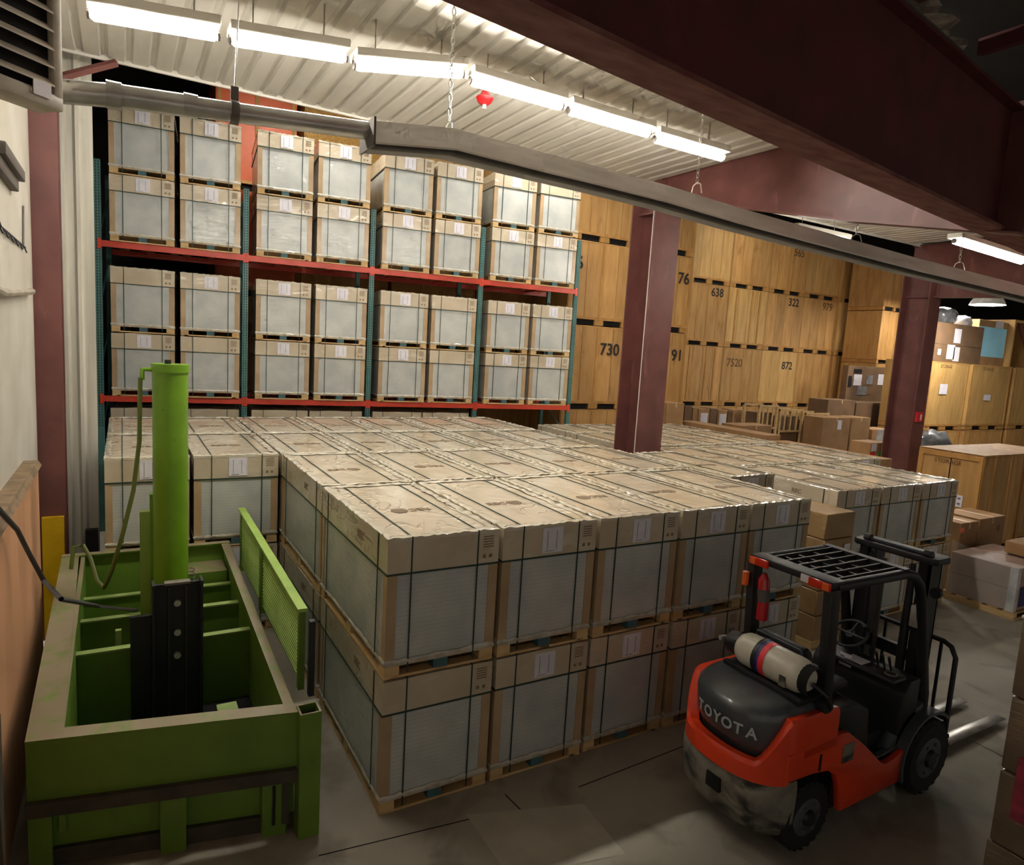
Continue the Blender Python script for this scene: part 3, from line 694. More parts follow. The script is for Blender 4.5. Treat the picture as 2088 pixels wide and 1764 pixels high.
# ================================================================== PALLET RACK
RX, RY, RANG, BAY, Z1, Z2 = -2.1, 9.598, -.1, 2.456, 2.572, 5.361
RD = 1.5
rack = thing('pallet_rack', (RX, RY, 0), 'teal and red pallet rack carrying rows of wrapped loads', 'rack', rz=RANG)
def R_(name, mb, mat, par=rack, bevel=0): return link(name, mb.mesh(name, bevel), mat, par)
UPTOP = [6.75, 6.6, 6.55, 6.5, 6.5]
for i in range(5):
    x = i * BAY
    u = R_('upright', MB().box(x - .05, x - .042, 0, .08, 0, UPTOP[i]).box(x + .042, x + .05, 0, .08, 0, UPTOP[i]).box(x - .05, x + .05, -.004, .006, 0, UPTOP[i]), 'teal')
    m = MB(); z = 2.0
    while z < UPTOP[i] - .05:
        for sx in (-.022, .022): m.add([(x + sx - .009, -.0055, z), (x + sx + .009, -.0055, z), (x + sx + .006, -.0055, z + .03), (x + sx - .006, -.0055, z + .03)], [(0, 1, 2, 3)])
        z += .05
    sl = R_('slots', m, 'slot', u); sl['kind'] = 'stuff'
    R_('upright', MB().box(x - .045, x + .045, RD - .08, RD, 0, UPTOP[i]), 'teal')
    for z in (.6, 1.8, 3.0, 4.2, 5.4):
        R_('brace', MB().tube([(x, .06, z), (x, RD - .06, z + .9)], .018, 4), 'teal')
for z, nm in ((Z1, 'lower'), (Z2, 'upper')):
    for i in range(4):
        x0, x1 = i * BAY + .05, (i + 1) * BAY - .05
        b = R_('beam', MB().box(x0, x1, -.025, .03, z - .11, z), 'rackred')
        for xx, s_ in ((x0, -1), (x1, 1)):
            R_('beam_connector', MB().box(min(xx, xx + s_ * .06), max(xx, xx + s_ * .06), -.03, -.006, z - .15, z + .03), 'rackred', b)
        R_('beam', MB().box(x0, x1, RD - .03, RD + .025, z - .11, z), 'rackred')
        for f in (.25, .75): R_('pallet_support', MB().box(x0 + (x1 - x0) * f - .03, x0 + (x1 - x0) * f + .03, .03, RD - .03, z - .05, z - .01), 'rackred')
ca, sa = math.cos(RANG), math.sin(RANG)
bayn = ['first bay from the liner wall', 'second bay from the liner wall', 'third bay from the liner wall', 'end bay by the numbered crates']
for li, z in enumerate((Z1, Z2)):
    for i in range(4):
        for k in range(2):
            for lv in range(2):
                off = i * BAY + (.70 if k == 0 else 1.83)
                x, y = RX + ca * off, RY + sa * off
                lab = f'{"upper" if lv else "lower"} wrapped load, {"left" if k == 0 else "right"} stack, {bayn[i]}, {"top" if li else "bottom"} rack shelf'
                load((x, y - .06 + jit(.02), z + lv * BH + .002), lab, 'wrapped pallet loads on the rack', 1, scale=(1.03, .95, 1), rz=RANG + jit(.004), has_label=random.random() < .85, side=False, top=lv == 1)
# loads standing on the floor under the rack
for i in range(4):
    for k in range(2):
        off = i * BAY + (.70 if k == 0 else 1.83)
        if i == 3: continue
        load((RX + ca * off, RY + sa * off + .12, 0), f'lower wrapped load under the rack, {"left" if k == 0 else "right"} stack, {bayn[i]}', 'wrapped pallet loads under the rack', 0, scale=(1.085, .6, 1), rz=RANG)
        load((RX + ca * off, RY + sa * off + .12, BH), f'upper wrapped load under the rack, {"left" if k == 0 else "right"} stack, {bayn[i]}', 'wrapped pallet loads under the rack', 0, scale=(1.085, .6, 1), rz=RANG)

# ================================================================== WOODEN CRATES
_cr = {}
def crate(loc, w_, h, d, label, group, mat='ply', boards=4, batten=None, stencil=None, st_at=(.25, .8), st_size=.28, rz=0, name='storage_crate', skid=.16, slot=.6, faint=False, notes=()):
    t = thing(name, loc, label, 'crate', group, rz)
    key = (round(w_, 3), round(h, 3), round(d, 3), boards, skid, slot)
    if key not in _cr:
        K = {}
        K['body'] = MB().box(-w_ / 2 + .02, w_ / 2 - .02, .03, d - .01, skid, h - .03).mesh('body')
        K['side'] = MB().box(-.012, .012, .0, d, skid - .01, h - .012).mesh('side_panel')
        K['lid'] = MB().box(-w_ / 2, w_ / 2, -.005, d, h - .035, h - .005).mesh('lid')
        K['rail'] = MB().box(-w_ / 2, w_ / 2, -.012, .03, skid - .02, skid + .05).mesh('rail')
        bw = (w_ - .06) / boards
        K['board'] = MB().box(-bw / 2 + .006, bw / 2 - .006, .004, .03, skid + .05, h - .035).mesh('board')
        bl = (w_ - 2 * slot) / 3
        K['skid'] = MB().box(-bl / 2, bl / 2, 0, d, 0, skid - .02).mesh('skid')
        K['bw'] = bw; K['bl'] = bl
        K['pocket_shade'] = MB().box(-w_ / 2 + .02, w_ / 2 - .02, .06, d - .05, .005, skid - .02).mesh('pocket_shade'); K['pocket_shade'].materials.append(M['near_black'])  # near-black box stands in for the shade inside the fork openings
        K['batten'] = MB().box(-.04, .04, -.014, .006, skid + .05, h - .04).mesh('batten')
        _cr[key] = K
    K = _cr[key]
    def P(nm, me, mt, loc_=(0, 0, 0)):
        kk = (me.name, mt)
        if kk not in _cr: mm = me.copy() if me.materials else me; mm.materials.clear(); mm.materials.append(M[mt]); _cr[kk] = mm
        return link(nm, _cr[kk], None, t, loc_)
    P('body', K['body'], mat if mat != 'orange_ply' else 'orange_ply')
    for s_ in (-1, 1): P('side_panel', K['side'], mat, (s_ * (w_ / 2 - .012), 0, 0))
    P('lid', K['lid'], mat)
    for i in range(boards): P('board', K['board'], mat, (-w_ / 2 + .03 + K['bw'] * (i + .5), 0, 0))
    P('bottom_rail', K['rail'], 'batten')
    for i in range(3): P('skid', K['skid'], 'batten', (-w_ / 2 + K['bl'] / 2 + i * (K['bl'] + slot), 0, 0))
    link('dark_fill', K['pocket_shade'], None, t)
    if batten:
        for x in batten: P('batten', K['batten'], 'batten', (x * w_, 0, 0))
    if stencil: lettering(stencil, st_size, 'stencil_faint' if faint else 'stencil', t, ((st_at[0] - .5) * w_, -.016 if batten else -.001, skid + (h - skid) * st_at[1]), bold=.008, name='stencil')
    for (tx, fx, fz, sz) in notes: lettering(tx, sz, 'stencil_faint', t, ((fx - .5) * w_, -.001, skid + (h - skid) * fz), name='stencil')
    return t

# wall of crates just past the rack (numbers 6, 730 and 76, 91)
XA = at(1278, 750, Y=9.55).x
hA = [2.4, 2.2, 2.13, 2.2]
zA = [0, 2.4, 4.6, 6.73]
for c in range(2):
    for l in range(4):
        x = XA - 1.06 + c * 2.14
        st = {(0, 1): '730', (0, 2): '6', (0, 3): None, (1, 2): '76', (1, 1): '91'}.get((c, l))
        lab = (f'golden plywood crate stencilled {st}, {["bottom", "second", "third", "top"][l]} level, ' + ('between the rack and the maroon column' if c == 0 else 'just past the maroon column')) if st else \
            f'plain plywood crate, {["bottom", "second", "third", "top"][l]} of the stack {"between rack end and maroon column" if c == 0 else "behind the maroon column"}'
        crate((x, 9.55, zA[l]), 2.08, hA[l] - .012, 1.5, lab, 'numbered crates past the rack', 'ply', 4, batten=(-.47, .0, .47) if l != 3 else (-.47, .47), stencil=st, st_at=(.7 if l == 1 else .14, .7) if c == 0 else (.84, .68), st_size=.44)
# row behind the rack
backs = [(at(440, 180, Y=12).x, at(606, 200, Y=12).x, 'orange_ply'), (at(622, 200, Y=12).x, at(803, 230, Y=12).x, 'osb'), (at(811, 235, Y=12).x, at(985, 265, Y=12).x, 'ply_pale'), (at(990, 300, Y=12).x, at(1158, 330, Y=12).x, 'ply')]
bl_ = ['orange painted crate', 'strand board crate stencilled 2170', 'pale framed plywood crate', 'knotty plywood crate']
for c, (x0, x1, mt) in enumerate(backs):
    for l in range(4):
        nm = ['bottom', 'second', 'third', 'top'][l]
        if l == 3:
            lab = bl_[c] + ' at the top behind the rack, under the deck edge'
            crate(((x0 + x1) / 2, 12, 2.36 * l), x1 - x0, 2.35, 1.5, lab, 'crates behind the rack', mt, 2 if c == 0 else 3, batten=(-.46, 0, .46) if c == 0 else (-.47, .47) if c == 2 else None, stencil='2170' if c == 1 else None, st_at=(.3, .93), st_size=.3)
        else:
            crate(((x0 + x1) / 2, 12, 2.36 * l), x1 - x0, 2.35, 1.5, f'{nm} crate of the stack behind the rack under the {["orange crate", "crate stencilled 2170", "pale framed crate", "knotty crate"][c]}', 'crates behind the rack', 'ply' if c else 'orange_ply' if l == 2 else 'ply', 3)
# long wall of crates in the far hall
ST = {(0, 2): '638', (1, 2): None, (2, 2): '322', (3, 2): '979', (4, 2): '273', (2, 1): '872', (1, 1): '7520', (2, 3): '565'}
WB = [15.45 + 2.12 * k for k in range(5)]
for c in range(5):
    for l in range(4):
        st = ST.get((c, l)); nm = ['bottom', 'second', 'third', 'top'][l]
        lab = f'plywood crate stencilled {st}, {nm} level of the long far wall, {ORD[c]} stack' if st else f'unnumbered plywood crate, {nm} level of the long far wall, {ORD[c]} stack'
        crate((WB[c] + 1.06, 13 if c < 4 else 12.9, 2.2 * l), 2.1, 2.19, 1.5, lab, 'crates of the long far wall', 'ply_pale' if (c + l) % 3 == 0 else 'ply', 4, batten=(-.3, .1, .3) if (c * 3 + l) % 4 == 1 else None,
              stencil=st, st_at=(.72 if c != 1 else .3, .86 if l == 2 else .72), st_size=.42, faint=st in ('7520', '565', '979'))
# nearer crate stack that closes the far wall, with its dark flank
xq0, xq1 = at(1804, 600, Y=11.2).x, at(1852, 600, Y=11.2).x
for l in range(4):
    if l == 1: continue
    crate(((xq0 + xq1) / 2, 11.2, [0, 2.2, 4.15, 6.25][l]), xq1 - xq0, 2.08 if l else 4.14, 1.5, ['tall plywood crate at the foot of', '', 'lower plywood crate of', 'upper plywood crate of'][l] + ' the projecting stack by the second maroon column', 'crates of the projecting stack', 'ply', 3)
# crates beyond the second maroon column
RXs = [(1890, 1970), (1975, 2057), (2063, 2145)]
for c, (pa, pb) in enumerate(RXs):
    x0, x1 = at(pa, 800, Y=8).x, at(pb, 800, Y=8).x
    for l, (z, h) in enumerate(((0, 1.88), (1.9, 2.4))):
        lab = f'{"upper" if l else "lower"} pale crate, {ORD[c]} stack past the second maroon column'
        crate(((x0 + x1) / 2, 8, z), x1 - x0 - .06, h, 1.6, lab, 'pale crates past the second column', 'ply_pale' if l else 'ply', 3, batten=(-.48, .48), notes=[('STORAGE', .4, .93, .17)] if l and c < 2 else ())
        if l and c < 2:
            o = link('paper_note', MB().box(-.25, .25, -.02, -.016, -.18, .18).mesh('note'), 'paper', bpy.context.scene.objects[-1] if False else None)
            o.parent = [q for q in COL.objects if q.get('label') == lab][0]; o.location = (-.3 if c == 0 else -.15, 0, 1.45 if c == 0 else 1.2); o.scale = (1, 1, 1 if c == 0 else .6)
# big crates in front of them
big = crate((15.05, 2.34, 0), 1.8, 2.2, 1.36, 'large honey coloured crate with dark seam on its flank, behind the far block', 'large crates by the aisle', mat='ply', boards=3, batten=(-.47, -.2, .2, .47))
fx_ = 14.15
for y in (2.36, 3.64): part('batten', MB().box(fx_ - .03, fx_, y - .02 if y < 3 else y - .06, y + .06 if y < 3 else y + .04, .16, 2.16), 'batten', big)
part('flank_seam', MB().box(fx_ - .008, fx_, 2.98, 3.0, .16, 2.16), 'near_black', big)
for z in (.2, 2.05): part('flank_rail', MB().box(fx_ - .025, fx_, 2.42, 3.58, z, z + .1), 'batten', big)
lettering('STORAGE', .13, 'stencil_faint', big, Vector((fx_ - .012, 3.05, 1.95)) - big.location, (PI / 2, 0, -PI / 2), name='stencil')
crate((17.3, 2.5, 0), 1.8, 2.16, 1.36, 'large honey coloured crate cut off at the edge of the view', 'large crates by the aisle', mat='ply', boards=3, batten=(-.47, .47))
q = at(1955, 1022, X=fx_ - .01)
cardp = part('wall_card', MB().box(fx_ - .016, fx_ - .004, q.y - .07, q.y + .07, q.z - .13, q.z + .13), 'paper', big)
for z in (-.06, .06): part('card_print', MB().box(fx_ - .02, fx_ - .016, q.y - .03, q.y + .03, q.z + z - .02, q.z + z + .02), 'print_grey', cardp)

# ================================================================== CARTONS
def carton(x0, x1, y0, y1, z0, z1, label, mat='carton', group='brown cartons on the floor', tape=True, notes=(), name='carton', flaps=True):
    c = ((x0 + x1) / 2, y0, z0); t = thing(name, c, label, 'carton', group)
    part('carton_body', MB().box(x0, x1, y0, y1, z0, z1), mat, t, bevel=.008, seg=1)
    if tape:
        xm = (x0 + x1) / 2
        part('tape', MB().box(xm - .03, xm + .03, y0 - .003, y1 + .003, z1, z1 + .003).box(xm - .03, xm + .03, y0 - .004, y0 - .001, z1 - .12, z1 + .003), 'tape', t)
    for (kx, kz, w_, h, mt) in notes:
        xx = x0 + (x1 - x0) * kx; zz = z0 + (z1 - z0) * kz
        part('sticker', MB().box(xx - w_ / 2, xx + w_ / 2, y0 - .008, y0 - .002, zz - h / 2, zz + h / 2), mt, t)
    return t
def pxcarton(pa, pb, ptop, Y, d, label, z0=0, **kw):
    """carton whose front stands on the plane Y between two columns of the photograph"""
    p0, p1 = at(pa, ptop, Y=Y), at(pb, ptop, Y=Y)
    return carton(p0.x, p1.x, Y, Y + d, z0, (p0.z + p1.z) / 2, label, **kw)

# tall wrapped stack of cartons behind the forklift
t = thing('carton_stack', (6.85, .62, 0), 'tall film wrapped stack of tan cartons behind the forklift', 'carton stack')
part('pallet', MB().box(6.4, 7.02, .64, 1.3, 0, .12), 'pine', t)
for i in range(5):
    z = .12 + i * .36
    part('carton', MB().box(6.4 + jit(.008), 7.03 + jit(.006), .62 + jit(.008), 1.3, z, z + .352), 'carton_wrap', t, bevel=.01, seg=1)
part('paper_label', MB().box(6.83, 6.96, .598, .606, 1.33, 1.47), 'paper', t)

# cartons behind the far block
pxcarton(1362, 1396, 822, 8.9, .6, 'tall pale carton standing against the maroon column side of the numbered crates')
strip = [(1398, 1412, 828, 'carton_dark'), (1414, 1424, 832, 'carton'), (1426, 1448, 834, 'paper'), (1450, 1464, 834, 'carton_dark'), (1466, 1484, 836, 'paper'), (1486, 1494, 838, 'carton_dark'), (1496, 1518, 836, 'carton')]
for i, (a, b, y, mt) in enumerate(strip):
    nm = {'paper': 'white faced', 'carton': 'tan', 'carton_dark': 'dark brown'}[mt]
    pxcarton(a, b, y, 10.2, .5, f'narrow {nm} carton, {ORD[i]} of the upright row below the crate fork pockets', mat='carton' if mt == 'paper' else mt, tape=False, group='upright narrow cartons', notes=[(.5, .85, .3, .45, 'paper')] if mt == 'paper' else ())
# long flat cartons along the far block
carton(11.95, 12.5, 6.2, 9.2, 0, 2.12, 'longer flat carton lying along the far block', mat='carton', tape=False)
carton(12.1, 12.6, 3.4, 6.1, 0, 2.0, 'shorter flat carton lying along the far block near the tagged carton', mat='carton', tape=False)
pxcarton(1510, 1575, 868, 8.3, .7, 'squat tan carton on the long flat carton row')
pxcarton(1680, 1735, 852, 8.3, .7, 'brown carton with white address label near the slatted frames', notes=[(.6, .9, .2, .3, 'paper')])
pxcarton(1738, 1776, 852, 8.3, .7, 'two tone carton right of the address labelled carton')
pxcarton(1780, 1822, 876, 8.3, .7, 'low tan carton near the second maroon column')
pxcarton(1826, 1850, 880, 7.4, .6, 'small white parcel at the foot of the second maroon column', mat='white_pack', tape=False)
pxcarton(1690, 1745, 816, 9.9, .8, 'wide dark carton behind the address labelled carton', mat='carton_dark')
pxcarton(1747, 1838, 822, 9.9, .8, 'wide dark carton with torn white papers under the sheeted pile', mat='carton_dark', notes=[(.6, .93, .5, .22, 'paper'), (.82, .9, .3, .3, 'paper')])
pxcarton(1776, 1812, 903, 5.4, .55, 'tall carton with red, green and white stickers', notes=[(.2, .94, .22, .2, 'paper'), (.15, .84, .2, .14, 'redband'), (.6, .85, .22, .14, 'green_tag'), (.35, .72, .4, .22, 'paper')], tape=False)
k_ = pxcarton(1814, 1862, 905, 5.4, .55, 'printed tan carton beside the stickered carton', tape=False)
lettering('K', .3, 'print', k_, (.35, -.012, 1.75)); lettering('THIS SIDE UP', .09, 'print', k_, (-.2, -.012, 1.7))
# sheeted pile with pasted papers
x0, x1 = at(1722, 780, Y=11.0).x, at(1842, 780, Y=11.0).x; zt, zb = at(1780, 748, Y=11.0).z, at(1780, 818, Y=11.0).z
t = carton(x0, x1, 10.9, 11.15, 0, zt, 'brown sheeted pile plastered with white and grey papers', mat='carton_dark', tape=False, name='sheeted_pile')
for i, (fx, fz, w_, h, mt) in enumerate([(.16, .6, .5, .6, 'paper'), (.36, .62, .4, .5, 'grey_pack'), (.56, .64, .5, .6, 'paper'), (.82, .6, .5, .9, 'paper'), (.94, .55, .3, .8, 'white_pack'), (.25, .3, .6, .5, 'grey_pack'), (.15, .85, .5, .22, 'black'), (.04, .55, .2, .6, 'black'), (.9, .25, .5, .5, 'grey_pack'), (.92, .22, .25, .2, 'black'), (.93, .05, .3, .4, 'paper')]):
    xx, zz = x0 + (x1 - x0) * fx, zb + (zt - zb) * fz
    part('pasted_paper', MB().box(xx - w_ / 2, xx + w_ / 2, 10.885, 10.892, zz - h * .35, zz + h * .35), mt, t)
# narrow cartons high on the projecting stack
# slatted wooden frames
for i, (pa, pb, y0, y1, Yf) in enumerate(((1550, 1585, 826, 862, 9.2), (1592, 1636, 834, 872, 9.2), (1645, 1688, 842, 880, 9.2))):
    p0, p1 = at(pa, y0, Y=Yf), at(pb, y1, Y=Yf); X0, X1, zt = p0.x, p1.x, p0.z
    t = thing('wooden_frame', ((X0 + X1) / 2, Yf, 0), f'open slatted wooden furniture frame, {ORD[i]} from the maroon column', 'frame', 'slatted wooden frames')
    for x in (X0, X1 - .07): part('post', MB().box(x, x + .07, Yf, Yf + .07, 0, zt), 'pine', t); part('post', MB().box(x, x + .07, Yf + .6, Yf + .67, 0, zt), 'pine', t)
    for z in (zt - .07, zt - .75, zt - 1.2): part('rail', MB().box(X0, X1, Yf + .01, Yf + .06, z, z + .06), 'pine', t)
    part('rail', MB().box(X0, X1, Yf + .61, Yf + .66, zt - .07, zt), 'pine', t)
    for k in range(3):
        x = X0 + (X1 - X0) * (k + 1) / 4; part('slat', MB().box(x - .025, x + .025, Yf + .02, Yf + .05, zt - .75, zt), 'pine', t)
    part('packed_carton', MB().box(X0 + .1, X1 - .1, Yf + .1, Yf + .6, 0, zt - .25), 'carton_dark', t)

# cartons on top of the pale crates
z_top = 4.3
def topcarton(pa, pb, y_hi, y_lo, Y, d, label, **kw):
    p0, p1, q = at(pa, y_hi, Y=Y), at(pb, y_hi, Y=Y), at(pa, y_lo, Y=Y)
    return carton(p0.x, p1.x, Y, Y + d, q.z, (p0.z + p1.z) / 2, label, group='cartons on the pale crates', **kw)
q = at(1985, 738, Y=8.1); zc = 4.302
a = at(1905, 700, Y=8.1).x; b = at(2003, 700, Y=8.1).x; c = at(2062, 700, Y=8.1).x
zm, zt = at(1960, 706, Y=8.1).z, at(1960, 662, Y=8.1).z
carton(a, b, 8.1, 9.3, zc, zm, 'lower dark brown carton with two white papers on the pale crates', mat='carton_dark', group='cartons on the pale crates', notes=[(.35, .6, .5, .5, 'paper'), (.47, .5, .4, .5, 'paper'), (.12, .55, .2, .2, 'paper')], tape=False)
carton(a, b, 8.1, 9.3, zm + .003, zt, 'upper dark brown carton with one white paper on the pale crates', mat='carton_dark', group='cartons on the pale crates', notes=[(.45, .45, .45, .5, 'paper')], tape=False)
bc = carton(b + .03, c, 8.3, 9.5, zc, at(2030, 655, Y=8.3).z, 'tan carton with a large blue panel on its front', group='cartons on the pale crates', tape=False, notes=[(.5, .52, (c - b) * .96, 1.1, 'blue_card'), (.7, .93, .6, .28, 'paper')])
x0 = at(2064, 700, Y=8.1).x
t = thing('timber_box', (x0 + 1.2, 8.1, zc), 'open fronted pale timber box at the end of the pale crates', 'box')
zz = at(2070, 657, Y=8.1).z
part('side_board', MB().box(x0, x0 + .1, 8.1, 9.3, zc, zz), 'ply_pale', t); part('top_board', MB().box(x0, x0 + 2.6, 8.1, 9.3, zz, zz + .1), 'ply_pale', t)
part('side_board', MB().box(x0 + 2.5, x0 + 2.6, 8.1, 9.3, zc, zz), 'ply_pale', t); part('back_board', MB().box(x0, x0 + 2.6, 9.2, 9.3, zc, zz), 'carton_dark', t)
part('brace', MB().hexa([(x0 + .5, 8.2, zz), (x0 + .75, 8.2, zz), (x0 + .75, 8.25, zz), (x0 + .5, 8.25, zz), (x0 + 1.9, 8.2, zc + .1), (x0 + 2.15, 8.2, zc + .1), (x0 + 2.15, 8.25, zc + .1), (x0 + 1.9, 8.25, zc + .1)]), 'maroon', t)
def lump(cx, cy, z0, rx, ry, rz_, name, label, cat, mat, seed=1):
    rnd = random.Random(seed); bm = bmesh.new(); bmesh.ops.create_icosphere(bm, subdivisions=3, radius=1)
    for v in bm.verts:
        k = max(abs(v.co.x), abs(v.co.y), abs(v.co.z)); v.co *= (.75 + .25 / max(k, .3)) * (1 + .07 * math.sin(v.co.x * 7 + seed) * math.cos(v.co.y * 6 + v.co.z * 5)) * (1 + .03 * rnd.random())
        v.co = Vector((v.co.x * rx, v.co.y * ry, max(v.co.z, -.8) * rz_ + rz_ * .8))
    for f in bm.faces: f.smooth = True
    me = bpy.data.meshes.new(name); bm.to_mesh(me); bm.free()
    return tag(link(name, me, mat, None, (cx, cy, z0)), label, cat)
p = at(1928, 645, Y=8.6); lump(p.x, 8.7, zt, .55, .4, .34, 'wrapped_bundle', 'dark plastic wrapped bundle with white highlights on the dark cartons', 'bundle', 'grey_pack', 1)
p = at(1952, 652, Y=8.6); lump(p.x + .3, 8.6, zt, .4, .3, .22, 'wrapped_bundle', 'smaller silvery wrapped bundle beside the dark bundle', 'bundle', 'white_pack', 4)
p = at(1905, 895, Y=5.8); lump(p.x + .1, 5.9, 0, .95, .5, p.z * .62, 'wrapped_appliance', 'rounded silver grey film wrapped machine beside the second maroon column', 'machine', 'grey_pack', 8)

# pallet of wrapped cartons on the open floor
P0, P1 = at(1922, 1222, Z=0), at(2062, 1268, Z=0)
px0, py0 = 10.62, .0
t = thing('carton_pallet', (px0 + .75, py0, 0), 'floor pallet of film wrapped rose cartons with torn film and purple print', 'pallet load')
for x in (px0 + .06, px0 + .75, px0 + 1.44): part('pallet_runner', MB().box(x - .05, x + .05, py0, py0 + 1.1, 0, .1), 'pine', t)
for i in range(5): part('deck_board', MB().box(px0, px0 + 1.5, py0 + i * .24, py0 + i * .24 + .16, .1, .125), 'pine', t)
part('deck_board', MB().box(px0, px0 + 1.5, py0 - .015, py0 + .02, .0, .03), 'pine', t)
for i in range(2):
    for k in range(2):
        part('carton', MB().box(px0 + .03 + k * .72, px0 + .73 + k * .72, py0 + .04, py0 + 1.06, .125 + i * .36, .48 + i * .36), 'carton_pink', t, bevel=.01, seg=1)
part('corner_guard', MB().box(px0 - .0, px0 + .1, py0 + .02, py0 + .03, .125, .86).box(px0 + .005, px0 + .02, py0 + .03, py0 + .14, .125, .86), 'white_pack', t)
part('print_panel', MB().box(px0 + .2, px0 + .5, py0 + .03, py0 + .036, .18, .52), 'blueband', t)
m = MB(); rnd = random.Random(5)
for i in range(9):
    f = i / 8; y = py0 + .1 + f * .95
    m.v += [(px0 - .015 - .02 * rnd.random(), y, .14), (px0 - .03 - .05 * rnd.random(), y, .5 + .1 * rnd.random()), (px0 - .01, y, .86 + .25 * max(0, f - .2))]
for i in range(8):
    for k in range(2): m.quad(i * 3 + k, (i + 1) * 3 + k, (i + 1) * 3 + k + 1, i * 3 + k + 1, smooth=True)
NTf = NT('clear_film'); tb = NTf.new('ShaderNodeBsdfTransparent'); gl = NTf.new('ShaderNodeBsdfPrincipled'); gl.inputs['Base Color'].default_value = (.75, .72, .68, 1); gl.inputs['Roughness'].default_value = .2
mx = NTf.new('ShaderNodeMixShader'); mx.inputs[0].default_value = .3; NTf.link(tb.outputs[0], mx.inputs[1]); NTf.link(gl.outputs[0], mx.inputs[2]); NTf.link(mx.outputs[0], NTf.n['Material Output'].inputs['Surface']); M['clear_film'] = NTf.m
part('torn_film', m, 'clear_film', t)
carton(px0 + .85, px0 + 1.55, py0 + .12, py0 + .62, .87, 1.08, 'flat yellow labelled carton lying on the wrapped carton pallet', group='loose cartons by the carton pallet', notes=[(.3, .5, .1, .1, 'paper'), (.62, .5, .14, .14, 'paper'), (.85, .5, .1, .14, 'yellow')], tape=False)
x_, y_ = 11.6, 1.15
t = carton(11.15, 11.75, 1.2, 1.75, 0, 1.25, 'stack side carton with orange tag leaning by the far block', group='loose cartons by the carton pallet', notes=[(.1, .9, .12, .1, 'amberlens')])
t = carton(11.8, 12.75, 1.2, 1.85, 0, 1.28, 'wide open topped tan carton behind the wrapped carton pallet', group='loose cartons by the carton pallet')
lettering('K', .16, 'print', t, (.25, -.012, 1.05))

# wrapped load at the edge of the view
t = thing('wrapped_goods', (4.05, -3.5, 0), 'tall dark film wrapped goods with magenta patch beside the camera', 'pallet load')
part('pallet', MB().box(3.46, 4.7, -4.2, -2.84, 0, .13), 'pine', t)
for i in range(4): part('carton', MB().box(3.46 + jit(.01), 4.7, -4.2, -2.84 + jit(.008), .13 + i * .535, .66 + i * .535), 'carton_film', t, bevel=.02, seg=2)
part('magenta_patch', MB().box(3.44, 3.45, -3.6, -2.95, .9, 1.35), 'magenta', t)
part('film_top', MB().box(3.45, 4.71, -4.21, -2.83, 2.27, 2.3), 'film', t, bevel=.02)

# ================================================================== FORKLIFT
FY, HWD = -1.3, .52
fk = thing('forklift', (3.6, FY, 0), 'orange and grey gas forklift parked in front of the pallet loads', 'forklift')
def F_(name, mb, mat, bevel=0, par=None, seg=2): return part(name, mb, mat, par or fk, bevel, seg)
def plan(xf, xr, W, n=24, ex=.85, xs=None):
    out = []
    for i in range(n + 1):
        a = -PI / 2 + PI * i / n; s_, c_ = math.sin(a), math.cos(a)
        out.append((xf - (xf - xr) * abs(c_) ** ex, FY + W * math.copysign(abs(s_) ** ex, s_)))
    return out if xs is None else [(xs, FY - W)] + out + [(xs, FY + W)]
def loft(rings, close_top=True, close_bot=True, smooth=True, back=True):
    m = MB(); n = len(rings[0])
    for r in rings: m.v += r
    for j in range(len(rings) - 1):
        for i in range(n - 1): m.quad(j * n + i, j * n + i + 1, (j + 1) * n + i + 1, (j + 1) * n + i, smooth=smooth)
        if back: m.quad(j * n + n - 1, j * n, (j + 1) * n, (j + 1) * n + n - 1)
    if close_bot: m.f.append(tuple(range(n))); m.sm.append(False)
    if close_top: k = (len(rings) - 1) * n; m.f.append(tuple(k + i for i in range(n))); m.sm.append(False)
    return m
cw = F_('counterweight', loft([[(x, y, z) for x, y in plan(2.76, xr, W)] for z, xr, W in ((.2, 2.46, .49), (.28, 2.4, .52), (.5, 2.37, .53), (.6, 2.37, .53), (.66, 2.4, .52))]), 'weight')
F_('tow_slot_shade', MB().box(2.355, 2.41, FY - .12, FY + .02, .42, .54), 'near_black', par=cw)  # near-black block stands in for the shade of a slot
# orange shell: ring that rises to shoulders
def shell():
    m = MB(); N = 34; outer = plan(2.8, 2.36, .53, N - 2, .85, 3.2); inner = plan(2.8, 2.46, .44, N - 2, .85, 3.2)
    def zt(i):
        a = min(90, abs(-90 + 180 * (i - 1) / (N - 2))); return .80 + .37 * min(1, max(0, (a - 42) / 30)) ** 1.0
    def zb(i):
        a = abs(-90 + 180 * (i - 1) / (N - 2)); return .64 if a < 75 else .64 + .2 * min(1, (a - 75) / 15)
    for i in range(N + 1):
        (xo, yo), (xi, yi) = outer[i], inner[i]
        m.v += [(xo + .0, yo, zb(i)), (xo, yo, zt(i) - .03), (xo + (xi - xo) * .25, yo + (yi - yo) * .25, zt(i)), (xi, yi, zt(i) - .01), (xi, yi, zb(i))]
    for i in range(N):
        for k in range(4): m.quad(i * 5 + k, (i + 1) * 5 + k, (i + 1) * 5 + k + 1, i * 5 + k + 1, smooth=True)
    m.f.append((0, 1, 2, 3, 4)); m.sm.append(False); m.f.append(tuple(N * 5 + k for k in range(5))); m.sm.append(False)
    return m
F_('rear_shell', shell(), 'orange')
hood = F_('engine_hood', loft([[(x, y, z) for x, y in plan(max(2.8, xr + .06), xr, W, 24, .85, 3.12)] for z, xr, W in ((.7, 2.53, .42), (.84, 2.47, .43), (.9, 2.42, .44), (1.1, 2.4, .45), (1.16, 2.42, .445), (1.2, 2.48, .42), (1.235, 2.6, .38), (1.25, 2.74, .3))]), 'hoodgrey')
